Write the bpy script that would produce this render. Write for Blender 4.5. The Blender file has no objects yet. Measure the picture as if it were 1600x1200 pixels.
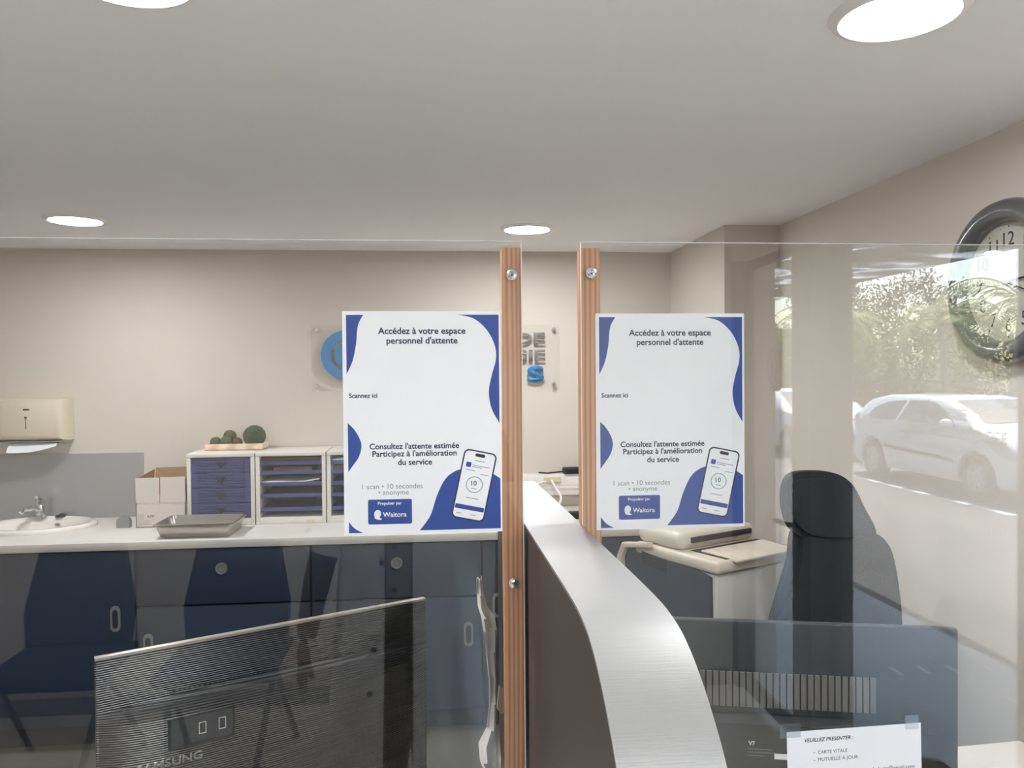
import bpy, bmesh, math, random
from mathutils import Matrix, Vector
random.seed(7)
scene = bpy.context.scene
COL = scene.collection
PI = math.pi

# ------------------------------------------------------------------ camera
H = 1.61
YG = 1.065                                    # glass screens stand in this plane
yaw, pitch, roll = 0.0945, -0.0148, -0.0082
cy_, sy_ = math.cos(yaw), math.sin(yaw)
F = Vector((sy_*math.cos(pitch), cy_*math.cos(pitch), math.sin(pitch)))
R0 = Vector((cy_, -sy_, 0)); U0 = R0.cross(F)
cr, sr = math.cos(roll), math.sin(roll)
R = R0*cr + U0*sr; U = U0*cr - R0*sr
cam_data = bpy.data.cameras.new('camera')
cam = bpy.data.objects.new('camera', cam_data); COL.objects.link(cam)
M = Matrix((R, U, -F)).transposed().to_4x4(); M.translation = Vector((0, 0, H))
cam.matrix_world = M
cam_data.sensor_fit = 'HORIZONTAL'; cam_data.sensor_width = 36
cam_data.lens = 36*1237/1600
cam_data.clip_start = 0.02; cam_data.clip_end = 500
scene.camera = cam

# ------------------------------------------------------------------ world, sun, exposure
world = bpy.data.worlds.new('world'); scene.world = world
world.use_nodes = True
wn = world.node_tree.nodes; wl = world.node_tree.links
bg = wn['Background']
sky = wn.new('ShaderNodeTexSky'); sky.sky_type = 'NISHITA'
sky.sun_disc = False; sky.sun_elevation = math.radians(58); sky.sun_rotation = math.radians(140)
sky.air_density = 1.0; sky.dust_density = 2.5; sky.ozone_density = 1.0
wl.new(sky.outputs[0], bg.inputs[0])
bg.inputs[1].default_value = 1.25
sun_d = bpy.data.lights.new('sun', 'SUN'); sun_d.energy = 16.5; sun_d.angle = 0.01; sun_d.color = (1, .97, .93)
sun = bpy.data.objects.new('sun', sun_d); COL.objects.link(sun)
sun.rotation_euler = Vector((.22, -.40, .9)).to_track_quat('Z', 'Y').to_euler()
sun.location = (8, -8, 20)
vs = scene.view_settings
scene.display_settings.display_device = 'sRGB'
vs.view_transform = 'Standard'; vs.look = 'None'; vs.gamma = 1; vs.use_curve_mapping = False
vs.exposure = 0.57
LAMP = 104.0

# ------------------------------------------------------------------ materials
def lin(c):
    if isinstance(c, str):
        c = [int(c[i:i+2], 16)/255 for i in (0, 2, 4)]
    return tuple((x/12.92 if x <= .04045 else ((x+.055)/1.055)**2.4) for x in c) + (1,)

MATS = {}
def mat(name, col, rough=.5, metal=0, var=0.0, vscale=8, bump=0.0, bscale=60, stretch=None, spec=.5, coat=0):
    if name in MATS: return MATS[name]
    m = bpy.data.materials.new(name); m.use_nodes = True
    n = m.node_tree.nodes; l = m.node_tree.links
    b = n['Principled BSDF']
    c = lin(col)
    b.inputs['Base Color'].default_value = c
    b.inputs['Roughness'].default_value = rough; b.inputs['Metallic'].default_value = metal
    b.inputs['Specular IOR Level'].default_value = spec
    if coat: b.inputs['Coat Weight'].default_value = coat
    tc = n.new('ShaderNodeTexCoord'); mp = n.new('ShaderNodeMapping')
    l.new(tc.outputs['Object'], mp.inputs[0])
    if stretch: mp.inputs['Scale'].default_value = stretch
    nz = n.new('ShaderNodeTexNoise'); nz.inputs['Scale'].default_value = vscale; nz.inputs['Detail'].default_value = 4
    l.new(mp.outputs[0], nz.inputs[0])
    v = var if var else .03
    mx = n.new('ShaderNodeMix'); mx.data_type = 'RGBA'
    mx.inputs[6].default_value = tuple(x*(1-v) for x in c[:3])+(1,)
    mx.inputs[7].default_value = tuple(min(1, x*(1+v)) for x in c[:3])+(1,)
    l.new(nz.outputs[0], mx.inputs[0]); l.new(mx.outputs[2], b.inputs['Base Color'])
    if bump:
        n2 = n.new('ShaderNodeTexNoise'); n2.inputs['Scale'].default_value = bscale; n2.inputs['Detail'].default_value = 5
        l.new(mp.outputs[0], n2.inputs[0])
        bp = n.new('ShaderNodeBump'); bp.inputs['Strength'].default_value = bump; bp.inputs['Distance'].default_value = .01
        l.new(n2.outputs[0], bp.inputs['Height']); l.new(bp.outputs[0], b.inputs['Normal'])
    MATS[name] = m
    return m

def glass_mat(name, tint=(1, 1, 1), f0=.04, rough=0.0):
    m = bpy.data.materials.new(name); m.use_nodes = True
    n = m.node_tree.nodes; l = m.node_tree.links
    n.remove(n['Principled BSDF'])
    out = n['Material Output']
    tr = n.new('ShaderNodeBsdfTransparent'); tr.inputs[0].default_value = (*tint, 1)
    gl = n.new('ShaderNodeBsdfGlossy'); gl.inputs['Roughness'].default_value = rough
    lw = n.new('ShaderNodeLayerWeight'); lw.inputs[0].default_value = .5
    p = n.new('ShaderNodeMath'); p.operation = 'POWER'; p.inputs[1].default_value = 5
    l.new(lw.outputs['Facing'], p.inputs[0])
    a = n.new('ShaderNodeMath'); a.operation = 'MULTIPLY_ADD'; a.inputs[1].default_value = 1-f0; a.inputs[2].default_value = f0
    l.new(p.outputs[0], a.inputs[0])
    mx = n.new('ShaderNodeMixShader'); l.new(a.outputs[0], mx.inputs[0])
    l.new(tr.outputs[0], mx.inputs[1]); l.new(gl.outputs[0], mx.inputs[2])
    l.new(mx.outputs[0], out.inputs[0])
    return m

def emit_mat(name, col, s):
    m = bpy.data.materials.new(name); m.use_nodes = True
    b = m.node_tree.nodes['Principled BSDF']
    b.inputs['Base Color'].default_value = (.8, .8, .8, 1)
    b.inputs['Emission Color'].default_value = (*col, 1); b.inputs['Emission Strength'].default_value = s
    return m

def wood_mat(name, c1, c2, scale=(55, 55, 1.6)):
    m = bpy.data.materials.new(name); m.use_nodes = True
    n = m.node_tree.nodes; l = m.node_tree.links; b = n['Principled BSDF']
    tc = n.new('ShaderNodeTexCoord'); mp = n.new('ShaderNodeMapping'); mp.inputs['Scale'].default_value = scale
    l.new(tc.outputs['Object'], mp.inputs[0])
    w = n.new('ShaderNodeTexWave'); w.wave_type = 'BANDS'; w.bands_direction = 'X'
    w.inputs['Scale'].default_value = 2.2; w.inputs['Distortion'].default_value = 5; w.inputs['Detail'].default_value = 3; w.inputs['Detail Scale'].default_value = .8
    l.new(mp.outputs[0], w.inputs[0])
    rp = n.new('ShaderNodeValToRGB'); rp.color_ramp.elements[0].color = lin(c1); rp.color_ramp.elements[1].color = lin(c2)
    rp.color_ramp.elements[0].position = .1; rp.color_ramp.elements[1].position = .75
    l.new(w.outputs[1], rp.inputs[0])
    l.new(rp.outputs[0], b.inputs['Base Color'])
    b.inputs['Roughness'].default_value = .5
    return m

def rib_mat(name, col, per_m, axis='Z', rough=.4, strength=.8):
    m = bpy.data.materials.new(name); m.use_nodes = True
    n = m.node_tree.nodes; l = m.node_tree.links; b = n['Principled BSDF']
    b.inputs['Base Color'].default_value = lin(col); b.inputs['Roughness'].default_value = rough
    tc = n.new('ShaderNodeTexCoord')
    w = n.new('ShaderNodeTexWave'); w.bands_direction = axis; w.inputs['Scale'].default_value = per_m/ (20/(2*PI)) ; w.inputs['Distortion'].default_value = 0
    l.new(tc.outputs['Object'], w.inputs[0])
    bp = n.new('ShaderNodeBump'); bp.inputs['Strength'].default_value = strength; bp.inputs['Distance'].default_value = .003
    l.new(w.outputs[1], bp.inputs['Height']); l.new(bp.outputs[0], b.inputs['Normal'])
    return m

M_wall = mat('wall paint', 'd1c8be', .85, var=.012, vscale=2, bump=.04, bscale=120)
M_wall_lit = mat('wall paint with added light', 'e0d9cf', .85, var=.012, vscale=2, bump=.04, bscale=120)  # same paint lightened to stand in for more light on the right wall
M_ceil = mat('ceiling paint', 'f5f5f5', .9, var=.01, vscale=1.5)
M_floor = mat('floor tile', 'd6d1c9', .35, var=.1, vscale=6)
M_alu = mat('dark aluminium', '2a2d30', .4, .4)
M_black = mat('black plastic', '17181a', .45)
M_dgrey = mat('dark grey plastic', '303439', .5)
M_white = mat('white laminate', 'dcd8d0', .4)
M_offw = mat('white melamine', 'e2ddd5', .45)
M_beige = mat('cream plastic', 'd9ceb6', .3, coat=.3)
M_chrome = mat('chrome', 'd8d8da', .12, 1)
M_steel = mat('stainless steel', 'b9b4ae', .28, 1, bump=.02, bscale=30, stretch=(1, 30, 30))
M_brush = mat('brushed aluminium', 'babab9', .48, .85, var=.04, vscale=5, bump=.05, bscale=9, stretch=(4, 90, 90))
M_panel = mat('taupe laminate', '4d4541', .45, var=.04, vscale=3)
M_slate = mat('slate blue laminate', '263349', .5, var=.04)
M_slate2 = mat('dark slate edge', '2a3038', .5)
M_navy = mat('navy slats', '454d80', .4, var=.08)
M_navyf = mat('navy fabric', '1e2748', .9, var=.15, vscale=40, bump=.2, bscale=300)
M_paper = mat('white paper', 'f5f6fa', .7)
M_paperw = mat('warm white paper', 'c6c0b7', .8, var=.05, vscale=20)
M_blue = mat('poster blue ink', '34509c', .45)
M_ink = mat('navy ink', '2e3550', .6)
M_greyink = mat('grey ink', '8c8f98', .6)
M_blackink = mat('black ink', '2a2a2e', .6)
M_greenink = mat('green ink', '3f7a64', .6)
M_card = mat('white cardboard', 'd5cdc4', .8, var=.03)
M_kraft = mat('kraft cardboard', 'a5815f', .85, var=.06)
M_ceramic = mat('white ceramic', 'efeae2', .12, coat=.5)
M_grey = mat('grey plastic', '8b8b8b', .45)
M_splash = mat('grey metal splashback', 'aaaaac', .3, .35, var=.03, vscale=2)
M_glass = glass_mat('clear acrylic', (.985, .99, .985), .056)
M_pane = glass_mat('window glass', (.96, .98, .97), .04)
M_edge = mat('acrylic edge', 'e4e6e4', .3)
M_pine = wood_mat('pine wood', 'b27d59', 'cf9e7c', (22, 22, 1.1))
M_pine2 = wood_mat('pale wood', 'd3b391', 'e8d2b8', (1.6, 30, 30))
M_moss = mat('green moss', '3d4f35', .95, var=.5, vscale=40, bump=1, bscale=120)
M_moss2 = mat('olive moss', '59603f', .95, var=.5, vscale=40, bump=1, bscale=120)
M_moss3 = mat('brown moss', '56452f', .95, var=.5, vscale=40, bump=1, bscale=120)
M_skin = mat('brown skin', '5a3d2f', .55, var=.08, vscale=20)
M_coat = mat('white coat cotton', 'eef1f5', .9, var=.03, vscale=12)
M_shirt = mat('grey shirt', 'a9a49c', .9)
M_trous = mat('black trousers', '121216', .9)
M_hair = mat('black hair', '14100e', .7, bump=.8, bscale=120)
M_asph = mat('asphalt', '716f6c', .9, var=.35, vscale=1.6, bump=.5, bscale=60, stretch=(1, .35, 1))
M_pave = mat('smooth paving', '949fa6', .55, var=.06, vscale=2)
M_paint_glint = mat('white road paint and glints', 'e8e8e8', .7)
M_carw = mat('white car paint', 'e6eaee', .25, coat=.6)
M_cargl = mat('car window', '3a4446', .05, .0, spec=1)
M_tyre = mat('tyre rubber', '1a1a1a', .85)
M_hub = mat('wheel silver', 'b9bdc1', .35, .6)
M_red = mat('red lens', 'b0282a', .2)
M_lamp = mat('headlight lens', 'c3cacd', .1, .3)
M_leaf = mat('palm leaf', 'a3a658', .55, var=.4, vscale=2)
M_leaf2 = mat('bush leaf', '8d9348', .6, var=.5, vscale=1.5)
M_leaf3 = mat('dark tree leaf', '5f6e38', .6, var=.5, vscale=1.5)
M_trunk = mat('palm trunk', 'a5957a', .9, var=.2, vscale=6)

# ------------------------------------------------------------------ mesh helpers
WM = {}
class MB:
    def __init__(s): s.bm = bmesh.new()
    def _add(s, bm2, mtx=None):
        me = bpy.data.meshes.new('t'); bm2.to_mesh(me); bm2.free()
        if mtx is not None: me.transform(mtx)
        s.bm.from_mesh(me); bpy.data.meshes.remove(me); return s
    def box(s, x0, x1, y0, y1, z0, z1, bev=0, seg=2, mtx=None):
        b = bmesh.new(); bmesh.ops.create_cube(b, size=1)
        for v in b.verts:
            v.co = ((x0+x1)/2+v.co.x*(x1-x0), (y0+y1)/2+v.co.y*(y1-y0), (z0+z1)/2+v.co.z*(z1-z0))
        if bev: bmesh.ops.bevel(b, geom=b.edges[:], offset=bev, segments=seg, affect='EDGES', profile=.5)
        return s._add(b, mtx)
    def cyl(s, p0, p1, r0, r1=None, n=20, caps=True):
        r1 = r0 if r1 is None else r1
        p0, p1 = Vector(p0), Vector(p1); d = p1-p0
        b = bmesh.new(); bmesh.ops.create_cone(b, cap_ends=caps, segments=n, radius1=r0, radius2=r1, depth=d.length)
        return s._add(b, Matrix.Translation((p0+p1)/2) @ d.to_track_quat('Z', 'Y').to_matrix().to_4x4())
    def sph(s, c, r, n=16, mtx=None):
        b = bmesh.new(); bmesh.ops.create_uvsphere(b, u_segments=n*2, v_segments=n, radius=1)
        rr = r if hasattr(r, '__len__') else (r, r, r)
        mt = Matrix.Translation(c) @ (mtx or Matrix.Identity(4)) @ Matrix.Diagonal((*rr, 1))
        return s._add(b, mt)
    def tube(s, pts, r, n=10, caps=True):
        pts = [Vector(p) for p in pts]; rs = r if hasattr(r, '__len__') else [r]*len(pts)
        b = bmesh.new(); rings = []
        up = None
        for i, p in enumerate(pts):
            t = (pts[min(i+1, len(pts)-1)]-pts[max(i-1, 0)]).normalized()
            if up is None:
                up = Vector((0, 0, 1)) if abs(t.z) < .9 else Vector((1, 0, 0))
            sd = t.cross(up).normalized(); up = sd.cross(t).normalized()
            rings.append([b.verts.new(p+(sd*math.cos(2*PI*k/n)+up*math.sin(2*PI*k/n))*rs[i]) for k in range(n)])
        for a, c in zip(rings, rings[1:]):
            for k in range(n): b.faces.new((a[k], a[(k+1) % n], c[(k+1) % n], c[k]))
        if caps: b.faces.new(rings[0][::-1]); b.faces.new(rings[-1])
        bmesh.ops.recalc_face_normals(b, faces=b.faces[:])
        return s._add(b)
    def lathe(s, prof, c=(0, 0, 0), n=32, mtx=None):
        b = bmesh.new(); rings = []
        for r, z in prof:
            rings.append([b.verts.new((r*math.cos(2*PI*k/n), r*math.sin(2*PI*k/n), z)) for k in range(n)] if r > 1e-6 else [b.verts.new((0, 0, z))])
        for a, d in zip(rings, rings[1:]):
            for k in range(n):
                q = [a[k % len(a)], a[(k+1) % len(a)], d[(k+1) % len(d)], d[k % len(d)]]
                q = list(dict.fromkeys(q))
                if len(q) > 2: b.faces.new(q)
        bmesh.ops.recalc_face_normals(b, faces=b.faces[:])
        return s._add(b, Matrix.Translation(c) @ (mtx or Matrix.Identity(4)))
    def prism(s, pts, d, mtx, bev=0):
        """outline in the local xy plane, thickened by d along local z, then placed by mtx"""
        b = bmesh.new(); vs_ = [b.verts.new((p[0], p[1], 0)) for p in pts]
        f = b.faces.new(vs_)
        ex = bmesh.ops.extrude_face_region(b, geom=[f])
        for v in ex['geom']:
            if isinstance(v, bmesh.types.BMVert): v.co.z += d
        bmesh.ops.recalc_face_normals(b, faces=b.faces[:])
        if bev: bmesh.ops.bevel(b, geom=[e for e in b.edges if abs(e.verts[0].co.z-e.verts[1].co.z) < 1e-9], offset=bev, segments=2, affect='EDGES')
        bmesh.ops.triangulate(b, faces=[f for f in b.faces if len(f.verts) > 4])
        return s._add(b, mtx)
    def grid(s, rows, closed=False):
        b = bmesh.new(); vv = [[b.verts.new(p) for p in r] for r in rows]
        for a, c in zip(vv, vv[1:]):
            n = len(a)
            for k in range(n if closed else n-1): b.faces.new((a[k], a[(k+1) % n], c[(k+1) % n], c[k]))
        return s._add(b)
    def build(s, name, m, parent=None, local=False, smooth=True, angle=35, solid=0):
        if solid:
            bm = s.bm
            bmesh.ops.recalc_face_normals(bm, faces=bm.faces[:])
            bmesh.ops.solidify(bm, geom=bm.faces[:], thickness=solid)
        me = bpy.data.meshes.new(name); s.bm.to_mesh(me); s.bm.free()
        root = parent
        while root is not None and root.parent is not None: root = root.parent
        if root is not None and not local and root.name in WM: me.transform(WM[root.name].inverted())
        return link(name, me, m, parent, smooth, angle)

def link(name, me, m, parent=None, smooth=True, angle=35):
    if smooth:
        me.polygons.foreach_set('use_smooth', [True]*len(me.polygons))
        me.set_sharp_from_angle(angle=math.radians(angle))
    if m is not None:
        me.materials.clear(); me.materials.append(m)
    o = bpy.data.objects.new(name, me); COL.objects.link(o)
    if parent is not None: o.parent = parent
    return o

def tag(o, label=None, cat=None, group=None, kind=None):
    if label: o['label'] = label
    if cat: o['category'] = cat
    if group: o['group'] = group
    if kind: o['kind'] = kind
    return o

def thing(name, label, cat, loc=(0, 0, 0), rz=0, group=None):
    o = bpy.data.objects.new(name, None); COL.objects.link(o)
    o.location = loc; o.rotation_euler = (0, 0, rz); o.empty_display_size = .05
    WM[o.name] = Matrix.Translation(loc) @ Matrix.Rotation(rz, 4, 'Z')
    return tag(o, label, cat, group)

def struct(mb, name, m, **k):
    o = mb.build(name, m, **k); o['kind'] = 'structure'; return o

def sgroup(name, loc):
    o = bpy.data.objects.new(name, None); COL.objects.link(o); o.location = loc
    WM[o.name] = Matrix.Translation(loc); o['kind'] = 'structure'; return o

FACE = Matrix(((1, 0, 0, 0), (0, 0, -1, 0), (0, 1, 0, 0), (0, 0, 0, 1)))    # text xy -> xz, facing -y
def text_mesh(body, width=None, height=None, bold=0, shear=0, align='CENTER', ext=.00005):
    cu = bpy.data.curves.new('txt', 'FONT'); cu.body = body; cu.size = 1; cu.align_x = 'LEFT'
    cu.offset = bold; cu.shear = shear; cu.fill_mode = 'FRONT'; cu.resolution_u = 3
    o = bpy.data.objects.new('txt', cu); COL.objects.link(o)
    dg = bpy.context.evaluated_depsgraph_get()
    me = bpy.data.meshes.new_from_object(o.evaluated_get(dg))
    bpy.data.objects.remove(o); bpy.data.curves.remove(cu)
    xs = [v.co.x for v in me.vertices]; ys = [v.co.y for v in me.vertices]
    w = max(xs)-min(xs); h = max(ys)-min(ys)
    sc = width/w if width else height/h
    sy = height/h if (height and width) else sc
    ax = {'CENTER': (max(xs)+min(xs))/2, 'LEFT': min(xs), 'RIGHT': max(xs)}[align]
    ym = (max(ys)+min(ys))/2
    for v in me.vertices: v.co = ((v.co.x-ax)*sc, (v.co.y-ym)*sy, 0)
    if ext:
        bm = bmesh.new(); bm.from_mesh(me)
        bmesh.ops.solidify(bm, geom=bm.faces[:], thickness=ext); bm.to_mesh(me); bm.free()
    return me

def text(body, name, m, parent, mtx, world=True, **k):
    me = text_mesh(body, **k); me.transform(mtx)
    if world and parent is not None:
        root = parent
        while root.parent is not None: root = root.parent
        if root.name in WM: me.transform(WM[root.name].inverted())
    return link(name, me, m, parent, smooth=False)

def cut(o, cutter_mb):
    c = cutter_mb.build('cutter', None, smooth=False)
    md = o.modifiers.new('b', 'BOOLEAN'); md.operation = 'DIFFERENCE'; md.object = c; md.solver = 'EXACT'
    bpy.context.view_layer.update()
    me = bpy.data.meshes.new_from_object(o.evaluated_get(bpy.context.evaluated_depsgraph_get()))
    o.modifiers.clear(); o.data = me; bpy.data.objects.remove(c)
    me.set_sharp_from_angle(angle=math.radians(35))

def px(u, v, y=None, x=None, z=None):
    """a spot in the room from its place in the photograph and one known coordinate"""
    d = F + R*(u-800)/1237 + U*(600-v)/1237
    t = y/d.y if y is not None else (x/d.x if x is not None else (z-H)/d.z)
    return d*t + Vector((0, 0, H))

def smooth_pts(pts, n=6, closed=False):
    out = []; N = len(pts)
    for i in range(N if closed else N-1):
        p = [Vector(pts[j % N] if closed else pts[max(0, min(N-1, j))]) for j in (i-1, i, i+1, i+2)]
        for k in range(n):
            t = k/n
            out.append(.5*((2*p[1])+(p[2]-p[0])*t+(2*p[0]-5*p[1]+4*p[2]-p[3])*t*t+(3*p[1]-p[0]-3*p[2]+p[3])*t**3))
    if not closed: out.append(Vector(pts[-1]))
    return out

# ------------------------------------------------------------------ room shell
XR, YB, ZC, XL, YR = 1.5, 4.14, 2.243, -3.0, -1.80
struct(MB().box(XL-.15, XR+.15, YR-.15, 1.04, -.1, 0), 'floor', M_floor, smooth=False)
struct(MB().box(XL-.15, XR+.15, 1.04, YB+.15, -.1, 0), 'floor', mat('dark vinyl floor', '69665f', .4, var=.06, vscale=5), smooth=False)
ceil_mb = MB().box(XL-.15, XR+.15, YR-.15, YB+.15, ZC, ZC+.3)
ceil_o = struct(ceil_mb, 'ceiling', M_ceil, smooth=False)
struct(MB().box(XL-.15, XR+.15, YB, YB+.15, 0, ZC), 'wall_back', M_wall, smooth=False)
struct(MB().box(XL-.15, XL, YR, YB, 0, ZC), 'wall_left', M_wall, smooth=False)
struct(MB().box(XL-.15, XR+.15, YR-.15, YR, 0, ZC), 'wall_rear', M_wall, smooth=False)
struct(MB().box(XR, XR+.15, .27, YB, 0, ZC).box(XR, XR+.15, YR, .27, 2.16, ZC), 'wall_right', M_wall_lit, smooth=False)
struct(MB().box(1.25, XR, 3.35, YB, 0, ZC), 'wall_corner', M_wall, smooth=False)
struct(MB().box(XL, XR-.02, YR, YR+.014, 0, .08), 'baseboard_rear', M_grey, smooth=False)
struct(MB().box(XR-.014, XR, .28, 3.35, 0, .08), 'baseboard_right', M_grey, smooth=False)

# glazed door and fixed window in the right wall
dr = sgroup('door_1', (XR+.03, -1.35, 0))
x0, x1 = XR+.004, XR+.042
mb = MB()
mb.box(XR+.0, XR+.1, -1.80, -1.74, .0, 2.16, .004)
mb.box(x0, x1, -1.735, -1.61, .03, 2.12, .004); mb.box(x0, x1, -1.115, -.96, .03, 2.12, .004)
mb.box(x0, x1, -1.61, -1.115, .03, .10, .004); mb.box(x0, x1, -1.61, -1.115, 2.10, 2.14, .004)
df = mb.build('door_frame', M_alu, dr)
pg = MB().box(XR+.022, XR+.028, -1.62, -1.10, .09, 2.11).build('door_pane', M_pane, dr, smooth=False)
mb = MB().box(x0-.012, x0, -1.06, -1.015, .86, 1.10, .004)
mb.tube([(x0-.01, -1.037, .965), (x0-.05, -1.037, .965), (x0-.055, -1.06, .965), (x0-.055, -1.12, .966), (x0-.052, -1.185, .957)], [.011, .011, .011, .010, .009])
mb.build('door_handle', M_black, dr)
wn1 = sgroup('window_1', (XR+.03, -.3, 0))
mb = MB().box(XR, XR+.042, -.945, -.772, 0, 2.16, .006).box(XR+.042, XR+.1, -.935, -.79, 0, 2.16, .003)
mb.box(XR, XR+.1, .205, .27, 0, 2.16, .004).box(XR+.0, XR+.045, -.745, .205, 0, .08, .004).box(XR, XR+.045, -.745, .205, 2.12, 2.16, .004)
mb.build('window_frame', M_alu, wn1)
wp = MB().box(XR+.022, XR+.028, -.75, .21, .07, 2.125).build('window_pane', M_pane, wn1, smooth=False)
OUT = Matrix(((0, 0, 1, 0), (1, 0, 0, 0), (0, 1, 0, 0), (0, 0, 0, 1)))      # text x -> +y, facing +x
M_frost = mat('frosted white film', 'd8dcdc', .8)
for body, w, yc, z in (('LABORATOIRE', .20, -.13, 1.475), ("D'ANATOMIE ET CYTOLOGIE", .47, -.10, 1.42), ('PATHOLOGIQUE', .27, -.10, 1.365)):
    text(body, 'window_lettering', M_frost, wp, Matrix.Translation((XR+.0285, yc, z)) @ OUT, width=w, height=.034, bold=.012)
mb = MB(); cz, cyy = 1.62, -1.32
for r0, a0, a1 in ((.105, 40, 330), (.06, 30, 330)):
    pts = [(r0*math.cos(math.radians(a)), r0*math.sin(math.radians(a))) for a in range(a0, a1, 10)]
    pts += [((r0-.02)*math.cos(math.radians(a)), (r0-.02)*math.sin(math.radians(a))) for a in range(a1-10, a0-1, -10)]
    mb.prism(pts, .0004, Matrix.Translation((XR+.0285, cyy, cz)) @ OUT)
mb.build('window_logo', M_frost, pg, smooth=False)

# outside
struct(MB().box(3.1, 60, -70, 30, -.35, -.15), 'ground', M_asph, smooth=False)
mb = MB().box(XR+.15, 3.1, -30, 8, -.35, -.02, .01)
pv = struct(mb, 'pavement', M_pave, smooth=False)
mb = MB()
for xx in (1.95, 2.35, 2.75): mb.box(xx, xx+.01, -30, 8, -.021, -.0192)
mb.build('joint_strip', mat('pale joint', 'a9b2b6', .5), pv, smooth=False)
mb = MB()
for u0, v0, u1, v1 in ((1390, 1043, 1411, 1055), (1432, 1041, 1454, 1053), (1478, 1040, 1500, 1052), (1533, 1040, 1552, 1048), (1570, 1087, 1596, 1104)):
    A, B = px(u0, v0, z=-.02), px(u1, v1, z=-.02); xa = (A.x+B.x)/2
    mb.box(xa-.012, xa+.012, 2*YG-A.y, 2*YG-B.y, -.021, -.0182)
mb.build('painted_glint', M_paint_glint, pv, smooth=False)  # sun glints on the paving, drawn as thin white boxes
mb = MB()
for yy in (-15.5, -14.2, -12.9, -11.6, -10.5, -9.73, -9.14, -8.48, -7.65, -6.87, -6.1, -5.3, -4.5): mb.box(6.78, 6.9, yy-.17, yy+.17, -.151, -.147)
struct(mb, 'parking_marking', M_paint_glint, smooth=False)
M_soff = bpy.data.materials.new('glossy soffit'); M_soff.use_nodes = True
n = M_soff.node_tree.nodes; l = M_soff.node_tree.links; b = n['Principled BSDF']
b.inputs['Base Color'].default_value = lin('b9bcc0'); b.inputs['Metallic'].default_value = .55; b.inputs['Roughness'].default_value = .06
tc = n.new('ShaderNodeTexCoord'); nz = n.new('ShaderNodeTexNoise'); nz.inputs['Scale'].default_value = 1.1; nz.inputs['Detail'].default_value = 1
l.new(tc.outputs['Object'], nz.inputs[0]); bp = n.new('ShaderNodeBump'); bp.inputs['Strength'].default_value = .5; bp.inputs['Distance'].default_value = .2
l.new(nz.outputs[0], bp.inputs['Height']); l.new(bp.outputs[0], b.inputs['Normal'])
struct(MB().box(XR+.15, 4.07, -30, 6, 2.45, 2.62), 'canopy', M_soff, smooth=False)
struct(MB().box(XR+.15, XR+.3, -30, YR-.15, -.1, 2.45), 'wall_facade', M_wall, smooth=False)

# ------------------------------------------------------------------ downlights
M_dif = emit_mat('lit diffuser', (.965, .98, 1.0), LAMP)
for (lx, ly, lab) in ((.82, 1.34, 'large round recessed ceiling light at upper right, nearest the clock'), (.40, 3.46, 'round recessed ceiling light above the gap between the glass screens'),
                      (-1.445, 3.354, 'round recessed ceiling light above the sink worktop'), (-.48, 1.30, 'round recessed ceiling light cut by the top edge, upper left'),
                      (1.0, -.72, 'added unseen fill light over the waiting area near the glazed door'), (-.05, -.72, 'added unseen fill light over the person taking the picture'), (-1.15, -.72, 'added unseen fill light over the waiting area above the navy chairs'), (-2.3, -.72, 'added unseen fill light over the waiting area by the left wall')):  # waiting-area lights are added out of view to brighten the posters
    t = thing('downlight', lab, 'ceiling light', (lx, ly, ZC-.012), 0, 'recessed round ceiling lights')
    MB().lathe([(.096, .012), (.096, .002), (.100, 0), (.112, .004), (.118, .012)], n=48).build('rim', mat('downlight rim white', 'f3f1ed', .5), t, local=True)
    MB().lathe([(0, .004), (.097, .004), (.097, .010), (0, .010)], n=48).build('diffuser', M_dif, t, local=True)

# ------------------------------------------------------------------ glass screens with posts
def screw(x, z, parent):
    ry = Matrix.Rotation(PI/2, 4, 'X')
    s = MB().lathe([(.0072, 0), (.0072, .001), (.0055, .0012), (.005, .003), (.003, .0042), (0, .0046)], (x, YG-.002, z), 20, ry)
    s.build('screw', M_chrome, parent)
    MB().box(x-.0028, x+.0028, YG-.0069, YG-.0062, z-.0005, z+.0005).box(x-.0005, x+.0005, YG-.0069, YG-.0062, z-.0028, z+.0028).build('screw_slot', M_black, parent, smooth=False)

def screen(label, gx0, gx1, px0, px1, zs, pz0):
    t = thing('glass_screen', label, 'screen', ((gx0+gx1)/2, YG, .76), 0, 'clear protective screens on the reception desks')
    g = MB().box(gx0, gx1, YG-.002, YG+.002, .76, 1.786).build('glass_panel', M_glass, t, smooth=False)
    e = .0004
    MB().box(gx0, gx1, YG-.002, YG+.002, 1.786, 1.786+2*e).box(gx1, gx1+2*e, YG-.002, YG+.002, .76, 1.786).box(gx0-2*e, gx0, YG-.002, YG+.002, .76, 1.786).build('polished_edge', M_edge, g, smooth=False)
    MB().box(px0, px1, YG+.0035, YG+.0305, pz0, 1.779, .0012).build('wooden_post', M_pine, t)
    for z in zs: screw((px0+px1)/2, z, t)
    return t
screen('clear glass screen left of the metal counter, fixed to a full-length wooden post', -1.9, .1145, .0885, .1145, (1.741, 1.325), .76)
screen('clear glass screen right of the metal counter, reflecting the car park', .1965, 1.3, .1965, .2235, (1.744,), .76)

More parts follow.
